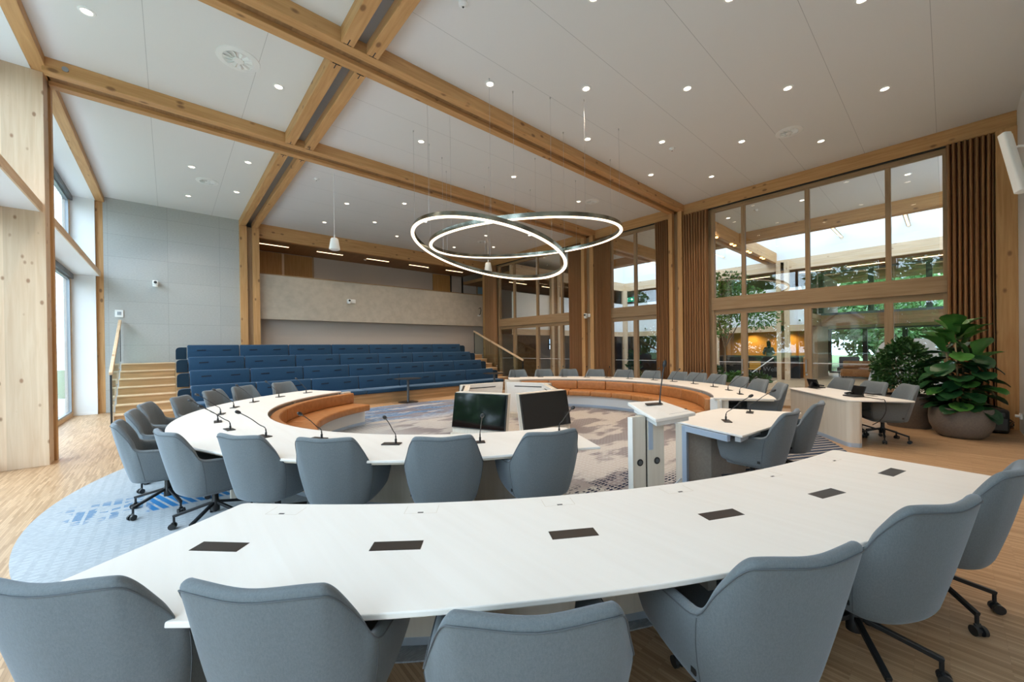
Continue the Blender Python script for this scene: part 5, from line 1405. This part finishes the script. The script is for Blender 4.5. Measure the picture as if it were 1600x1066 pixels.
# ---- two people behind the counter
def body_mesh(name, joints, edges, mat, parent, sub=2):
    me = bpy.data.meshes.new(name)
    names = list(joints); ix = {n: i for i, n in enumerate(names)}
    me.from_pydata([joints[n][0] for n in names], [(ix[a], ix[b]) for a, b in edges], [])
    o = link(name, me, mat, parent)
    o.modifiers.new('skin', 'SKIN')
    sk = me.skin_vertices[0].data
    for n in names:
        r = joints[n][1]; sk[ix[n]].radius = r if isinstance(r, tuple) else (r, r)
        sk[ix[n]].use_root = False
    sk[ix['pelvis']].use_root = True if 'pelvis' in ix else False
    s = o.modifiers.new('subdivision', 'SUBSURF'); s.levels = sub; s.render_levels = sub
    for p in me.polygons: p.use_smooth = True
    return o
def person(loc, rz, label, shirt, trousers, hair, long_hair, lean, seed):
    t = thing('person', label, 'person', loc, rz)
    w = .9 if long_hair else 1.0
    skin = M['skin']
    def J(x, y, z): return (x*w, y+lean*max(0, z-.95)*.6, z)
    jo = {'pelvis': (J(0, 0, .96), (.15, .11)), 'waist': (J(0, 0, 1.10), (.13, .10)), 'chest': (J(0, 0, 1.28), (.165, .115)), 'neckb': (J(0, .01, 1.43), (.075, .065)), 'neck': (J(0, .02, 1.50), (.052, .055)),
          'head': (J(0, .045, 1.60), (.076, .092)), 'crown': (J(0, .03, 1.70), (.066, .08)),
          'shl': (J(-.17, 0, 1.40), .066), 'ell': (J(-.25, .03, 1.15), .048), 'wrl': (J(-.18, .26, 1.08), .032), 'hal': (J(-.15, .36, 1.075), (.040, .018)),
          'shr': (J(.17, 0, 1.40), .066), 'elr': (J(.25, .03, 1.15), .048), 'wrr': (J(.18, .26, 1.08), .032), 'har': (J(.15, .36, 1.075), (.040, .018)),
          'hil': (J(-.09, 0, .90), .10), 'knl': (J(-.10, .02, .50), .068), 'anl': (J(-.10, -.02, .09), .045), 'tol': (J(-.11, .14, .04), (.045, .03)),
          'hir': (J(.09, 0, .90), .10), 'knr': (J(.10, .02, .50), .068), 'anr': (J(.10, -.02, .09), .045), 'tor': (J(.11, .14, .04), (.045, .03))}
    ed = [('pelvis', 'waist'), ('waist', 'chest'), ('chest', 'neckb'), ('neckb', 'neck'), ('neck', 'head'), ('head', 'crown'), ('chest', 'shl'), ('shl', 'ell'), ('ell', 'wrl'), ('wrl', 'hal'), ('chest', 'shr'), ('shr', 'elr'), ('elr', 'wrr'), ('wrr', 'har'),
          ('pelvis', 'hil'), ('hil', 'knl'), ('knl', 'anl'), ('anl', 'tol'), ('pelvis', 'hir'), ('hir', 'knr'), ('knr', 'anr'), ('anr', 'tor')]
    for s in (-1, 1):
        hx = J(s*.15, .36, 1.075)
        for f in range(4):
            k = 'f%d%d' % (s, f); b = (hx[0]+(f-1.5)*.018, hx[1]+.045, hx[2]); jo[k] = (b, .010); jo[k+'t'] = ((b[0], b[1]+.05-.006*abs(f-1), b[2]-.015), .008)
            ed += [('har' if s > 0 else 'hal', k), (k, k+'t')]
        k = 'th%d' % s; jo[k] = ((hx[0]-s*.045, hx[1]+.02, hx[2]-.005), .010); ed.append(('har' if s > 0 else 'hal', k))
    body_mesh('body', jo, ed, skin, t)
    def grow(names, g): return {n: (jo[n][0], tuple(v+g for v in jo[n][1]) if isinstance(jo[n][1], tuple) else jo[n][1]+g) for n in names}
    nm = ['pelvis', 'waist', 'chest', 'neckb', 'shl', 'ell', 'wrl', 'shr', 'elr', 'wrr']
    body_mesh('shirt', grow(nm, .014), [e for e in ed if e[0] in nm and e[1] in nm], shirt, t)
    nm = ['pelvis', 'hil', 'knl', 'anl', 'hir', 'knr', 'anr']
    body_mesh('trousers', grow(nm, .016), [e for e in ed if e[0] in nm and e[1] in nm], trousers, t)
    h = Vector(J(0, .03, 1.655)); hb = MB()
    hb.ball((h.x, h.y-.018, h.z+.03), .098, 10, (.92, 1.06, 1.05))
    if long_hair:
        hb.tube([(h.x, h.y-.06, h.z+.03), (h.x, h.y-.10, h.z-.10), (h.x, h.y-.10, h.z-.26), (h.x, h.y-.09, h.z-.34)], [.085, .09, .075, .04], 10)
    hb.build('hair', hair, t, smooth=True)
    f = MB()
    fy = h.y+.098
    f.ball((h.x-.032, fy-.012, h.z-.035), .010, 6); f.ball((h.x+.032, fy-.012, h.z-.035), .010, 6)
    f.build('eyes', M['black'], t, smooth=True)
    fm = MB(); fm.ball((h.x, fy+.004, h.z-.065), .016, 6, (.7, 1, 1.2)); fm.ball((h.x-.083, h.y+.01, h.z-.05), .022, 6, (.4, .8, 1.2)); fm.ball((h.x+.083, h.y+.01, h.z-.05), .022, 6, (.4, .8, 1.2))
    fm.build('nose_and_ears', skin, t, smooth=True)
    MB().ball((h.x, fy-.012, h.z-.105), .018, 6, (1.2, .5, .35)).build('mouth', M['lips'], t, smooth=True)
M['skin'] = plain('skin', (.55, .34, .24), .5); M['lips'] = plain('lips', (.45, .18, .15), .5)
person((22.9, 6.05, 0), -PI/2+.35, 'person with long dark hair and a grey top leaning over behind the reception counter', plain('grey_top', (.22, .26, .27), .8), plain('dark_trousers', (.03, .03, .04), .8), plain('dark_hair', (.015, .011, .01), .6), True, .28, 1)
person((22.95, 5.42, 0), -PI/2-.1, 'person in a pale pink-white shirt standing behind the reception counter', plain('pale_shirt', (.78, .62, .54), .8), plain('dark_trousers', (.03, .03, .04), .8), plain('blond_hair', (.42, .30, .18), .6), False, .22, 2)

# ---- planting in the atrium
def tree(name, label, loc, trunk_h, crown, n, size, mat, seed, r=.09, group=None):
    """crown: list of (centre offset, radius xyz)"""
    rnd = random.Random(seed)
    t = thing(name, label, 'tree', loc, 0, group)
    tr = MB(); top = Vector((.1, 0, trunk_h))
    tr.tube([(0, 0, 0), (.04, .02, trunk_h*.5), top], [r, r*.75, r*.5], 9)
    for c, rr in crown:
        tr.tube([(.04, .02, trunk_h*.55), top.lerp(Vector(c), .5), Vector(c)], [r*.5, r*.3, r*.12], 6)
    tr.build('trunk', M['bark'], t, smooth=True)
    tot = sum(q[0]*q[1]*q[2] for _, q in crown)
    mb = MB()
    for c, q in crown:
        k = int(n*q[0]*q[1]*q[2]/tot)
        def sh(rn):
            a, e, m = rn.uniform(0, 2*PI), rn.uniform(-1, 1), rn.uniform(.15, 1)**.4
            s = math.sqrt(1-e*e); d = Vector((math.cos(a)*s, math.sin(a)*s, e))
            return (c[0]+d.x*q[0]*m, c[1]+d.y*q[1]*m, c[2]+d.z*q[2]*m), d
        f = foliage_mb(rnd, k, sh, size); mb.add(f.v, f.f)
    mb.build('foliage', mat, t)
    return t
tree('indoor_tree', 'slender indoor tree with light green crown in the atrium bed', (15.6, 5.55, .25), 2.2,
     [((-.5, .3, 2.4), (.7, .7, .5)), ((.1, -.5, 2.9), (.9, .9, .6)), ((-.1, .5, 3.3), (.9, 1.0, .55)), ((.3, -1.0, 2.4), (.8, .7, .5)), ((-.9, .1, 2.0), (.6, .7, .4)), ((0, 0, 3.7), (.7, .8, .35))], 4600, .12, M['leaf_light'], 21, .05)
t = thing('planting_bed', 'low pale planting bed around the indoor tree', 'planter', (15.6, 5.4, 0))
MB().box(-.9, .9, -1.3, 1.4, 0, .28).build('bed_curb', M['pale_x'], t, bevel=.02)
MB().box(-.84, .84, -1.24, 1.34, .28, .285).build('soil', M['soil'], t)
rnd = random.Random(8)
def bedplant(x, y, h, w, n, label, mt):
    t = thing('bed_plant', label, 'plant', (x, y, .285))
    def sh(r):
        a, q = r.uniform(0, 2*PI), r.uniform(0, 1)**.6; z = r.uniform(0, 1)
        return (math.cos(a)*w*q*(1-.4*z), math.sin(a)*w*q*(1-.4*z), h*z*(1-.4*q)), (math.cos(a), math.sin(a), .7)
    foliage_mb(random.Random(int(x*100+y*10)), n, sh, .16).build('foliage', M[mt], t)
bedplant(15.1, 5.9, .75, .55, 420, 'bushy green plant in the atrium bed, taller one beside the trunk', 'leaf_tree')
bedplant(15.0, 5.0, .35, .5, 260, 'low bright green plant in the atrium bed, nearest the doors', 'leaf_light')
bedplant(15.2, 4.4, .35, .45, 220, 'low green plant in the atrium bed, toward the reception', 'leaf_tree')
t = thing('small_potted_plant', 'upright green pot plant behind the far armchairs, seen through the two-pane window', 'plant', (12.6, 7.55, 0))
pot(t, .20, .38)
def sh(r):
    a, z = r.uniform(0, 2*PI), r.uniform(0, 1); w = .26*(1-.5*z)
    return (math.cos(a)*w*r.random(), math.sin(a)*w*r.random(), .45+.95*z), (math.cos(a), math.sin(a), .8)
foliage_mb(random.Random(4), 360, sh, .16).build('foliage', M['leaf_tree'], t)
MB().tube([(0, 0, .34), (.01, 0, .8), (0, .01, 1.3)], [.012, .01, .006], 6).build('stem', M['bark'], t)
# lounge furniture under the gallery
def lounge():
    t = thing('lounge_sofa', 'low orange-brown sofa in the lounge across the atrium', 'sofa', (23.6, 2.2, 0))
    MB().box(-.45, .45, -1.1, 1.1, .08, .42).build('seat', M['leather'], t, bevel=.05, smooth=True)
    MB().box(.25, .48, -1.1, 1.1, .42, .78).build('backrest', M['leather'], t, bevel=.05, smooth=True)
    for a in (-.38, .38):
        for b in (-1.0, 1.0): MB().box(a-.03, a+.03, b-.03, b+.03, 0, .08).build('leg', M['black'], t)
    for k, (x, y, l) in enumerate(((24.6, 3.2, 'nearest the reception wall'), (25.0, .6, 'middle'), (24.4, -.9, 'farthest from the reception'))):
        t = thing('lounge_armchair', 'dark lounge armchair across the atrium, '+l, 'chair', (x, y, 0), 0, 'dark lounge armchairs')
        MB().box(-.35, .35, -.38, .38, .18, .45).build('seat', M['dark_grey'], t, bevel=.06, smooth=True)
        MB().box(.2, .4, -.38, .38, .40, .95).build('backrest', M['dark_grey'], t, bevel=.06, smooth=True)
        for a in (-.28, .28):
            for b in (-.3, .3): MB().tube([(a, b, 0), (a, b, .2)], .02, 8).build('leg', M['black'], t)
    t = thing('standing_board', 'tall pale curved board in the lounge seen through the right-hand door', 'board', (21.5, 1.1, 0))
    pr = round_poly([(-1.1, 0), (1.1, 0), (.7, 1.75), (-.75, 1.75)], [.0, .0, .5, .35], 8)
    mb = MB(); n = len(pr)
    mb.add([(0, y, z) for y, z in pr]+[(.08, y, z) for y, z in pr], [tuple(range(n)), tuple(range(2*n-1, n-1, -1))]+[(i, (i+1) % n, (i+1) % n+n, i+n) for i in range(n)])
    mb.build('board_panel', M['greige_wall'], t, bevel=.01)
lounge()

# ================================================================ OUTDOORS
M['lawn'] = noisy('lawn', (.05, .10, .025), (.10, .17, .045), 3, .95)
M['paving'] = noisy('paving', (.42, .41, .39), (.52, .51, .49), 8, .9)
struct('ground_outside', MB().box(-70, WX-.16, -40, 60, -.4, -.13), M['lawn'])
struct('ground_outside_terrace', MB().box(-9, WX-.16, -6, 22, -.13, -.10), M['paving'])
struct('ground_outside_far', MB().box(28.05, 75, -40, 50, -.4, -.13), M['lawn'])
def house():
    t = thing('house', 'house with steep grey roof and cream gable across the lawn, mirrored in the glass doors', 'house', (-27, 6.6, -.13))
    MB().box(-31, -25, 3.6, 9.6, -.13, 1.85).build('wall', M['barn_red'], t, world=True)
    MB().box(-31.05, -24.9, 3.55, 9.65, 1.85, 2.3).build('eave_band', M['cream'], t, world=True)
    MB().add([(-25.0, 3.6, 2.3), (-25.0, 9.6, 2.3), (-25.0, 6.6, 4.75), (-31, 3.6, 2.3), (-31, 9.6, 2.3), (-31, 6.6, 4.75)], [(0, 1, 2), (5, 4, 3), (0, 3, 4, 1), (1, 4, 5, 2), (2, 5, 3, 0)]).build('gable', M['cream'], t, world=True)
    for s in (-1, 1):
        a, b = Vector((0, 6.6, 4.95)), Vector((0, 6.6+s*3.5, 2.05))
        MB().hexa([(-31.4, b.y, b.z-.1), (-24.6, b.y, b.z-.1), (-24.6, a.y, a.z-.1), (-31.4, a.y, a.z-.1)], [(-31.4, b.y, b.z+.1), (-24.6, b.y, b.z+.1), (-24.6, a.y, a.z+.1), (-31.4, a.y, a.z+.1)]).build('roof', M['roof_grey'], t, world=True)
    w = MB().box(-25.0, -24.94, 6.1, 7.1, 2.5, 3.6).build('window', M['barn_red'], t, world=True)
    for y in (4.3, 7.4):
        f = MB().box(-25.0, -24.94, y, y+1.5, .6, 1.9).build('window', M['white'], t, world=True)
        MB().box(-24.95, -24.93, y+.1, y+1.4, .7, 1.8).build('window_glass', M['screen'], t, world=True)
M['cream'] = plain('cream_render', (.55, .53, .45), .9); M['roof_grey'] = plain('roof_grey', (.13, .135, .14), .9); M['barn_red'] = plain('shutter_brown', (.20, .10, .06), .8)
house()
M['leaf_far'] = leaf_mat('far_leaf', (.065, .17, .055), (.15, .32, .10), .6)
big2 = [((0, 0, 4.6), (3.0, 3.3, 2.6)), ((.8, 2.0, 3.0), (2.2, 2.2, 1.8)), ((-.4, -2.0, 3.2), (2.2, 2.2, 1.9)), ((0, 0, 7.0), (2.2, 2.4, 1.6)), ((-.5, .3, 1.6), (2.0, 2.6, 1.2))]
M['leaf_garden'] = leaf_mat('garden_leaf', (.05, .13, .03), (.12, .26, .06), .6)
big = [((0, 0, 6.5), (3.2, 3.2, 2.6)), ((1.2, 1.6, 5.2), (2.4, 2.2, 1.8)), ((-.6, -1.8, 5.4), (2.2, 2.4, 1.8)), ((0, 0, 8.6), (2.2, 2.2, 1.6))]
def outdoor_trees():
    proto = None
    specs = [(-17, .2, 1.0, 'leafy tree on the lawn outside the windows, before the house'), (-17, 12.6, 1.05, 'leafy tree on the lawn outside the windows, beyond the house'), (-34, 8, 1.35, 'large leafy tree rising behind the grey-roofed house'),  # low crowns shaped and placed to darken the reflections in the glazed wall
             (-15, 24, 1.0, 'leafy tree outside the farthest window')]
    for x, y, s, l in specs:
        o = tree('garden_tree', 'x', (0, 0, 0), 3.0, big2, 6500, .42, M['leaf_garden'], 31, .22, 'trees on the window side') if proto is None else copy_tree(proto)
        proto = proto or o
        o.location = (x, y, -.2); o.scale = (s, s, s); o['label'] = l
    specs = [(34.5, -2.5, .9, 'green tree outside the far gallery windows, nearest the corner curtain'), (35, 2.6, .95, 'green tree outside the far gallery windows, behind the middle mullion'), (35, 8.5, 1.0, 'green tree outside the far gallery windows, toward the reception'), (43, 0.5, 1.5, 'tall green tree behind the others outside the far gallery')]
    low = None
    for x, y, s, l in specs:
        if low is None: low = tree('garden_tree', 'x', (0, 0, 0), 3.0, big2, 6500, .40, M['leaf_far'], 77, .2, 'trees beyond the atrium'); o = low
        else: o = copy_tree(low)
        o.location = (x, y, -.35); o.scale = (s, s, s); o['label'] = l; o.rotation_euler = (0, 0, y)
outdoor_trees()
t = thing('far_roof', 'sloping brown tiled roof outside the gallery window beside the corner curtain', 'roof', (33, -4.2, 0))
MB().add([(-2, -4, 2.0), (2.5, -4, 2.0), (-2, -4, 6.2), (2.5, -4, 6.2), (-2, 2.6, 4.0), (2.5, 2.6, 4.0), (-2, 2.6, 2.0), (2.5, 2.6, 2.0)],
         [(0, 1, 3, 2), (2, 3, 5, 4), (4, 5, 7, 6), (0, 2, 4, 6), (1, 7, 5, 3), (0, 6, 7, 1)]).build('roof_slope', M['roof_moss'] if 'roof_moss' in M else M['roof_grey'], t)
# every top-level piece of the building without a kind of its own belongs to the setting
for o in bpy.data.objects:
    if o.parent is None and o.type in ('MESH',) and not o.get('kind'): o['kind'] = 'structure'
# remove the prototypes' leftovers that were never placed
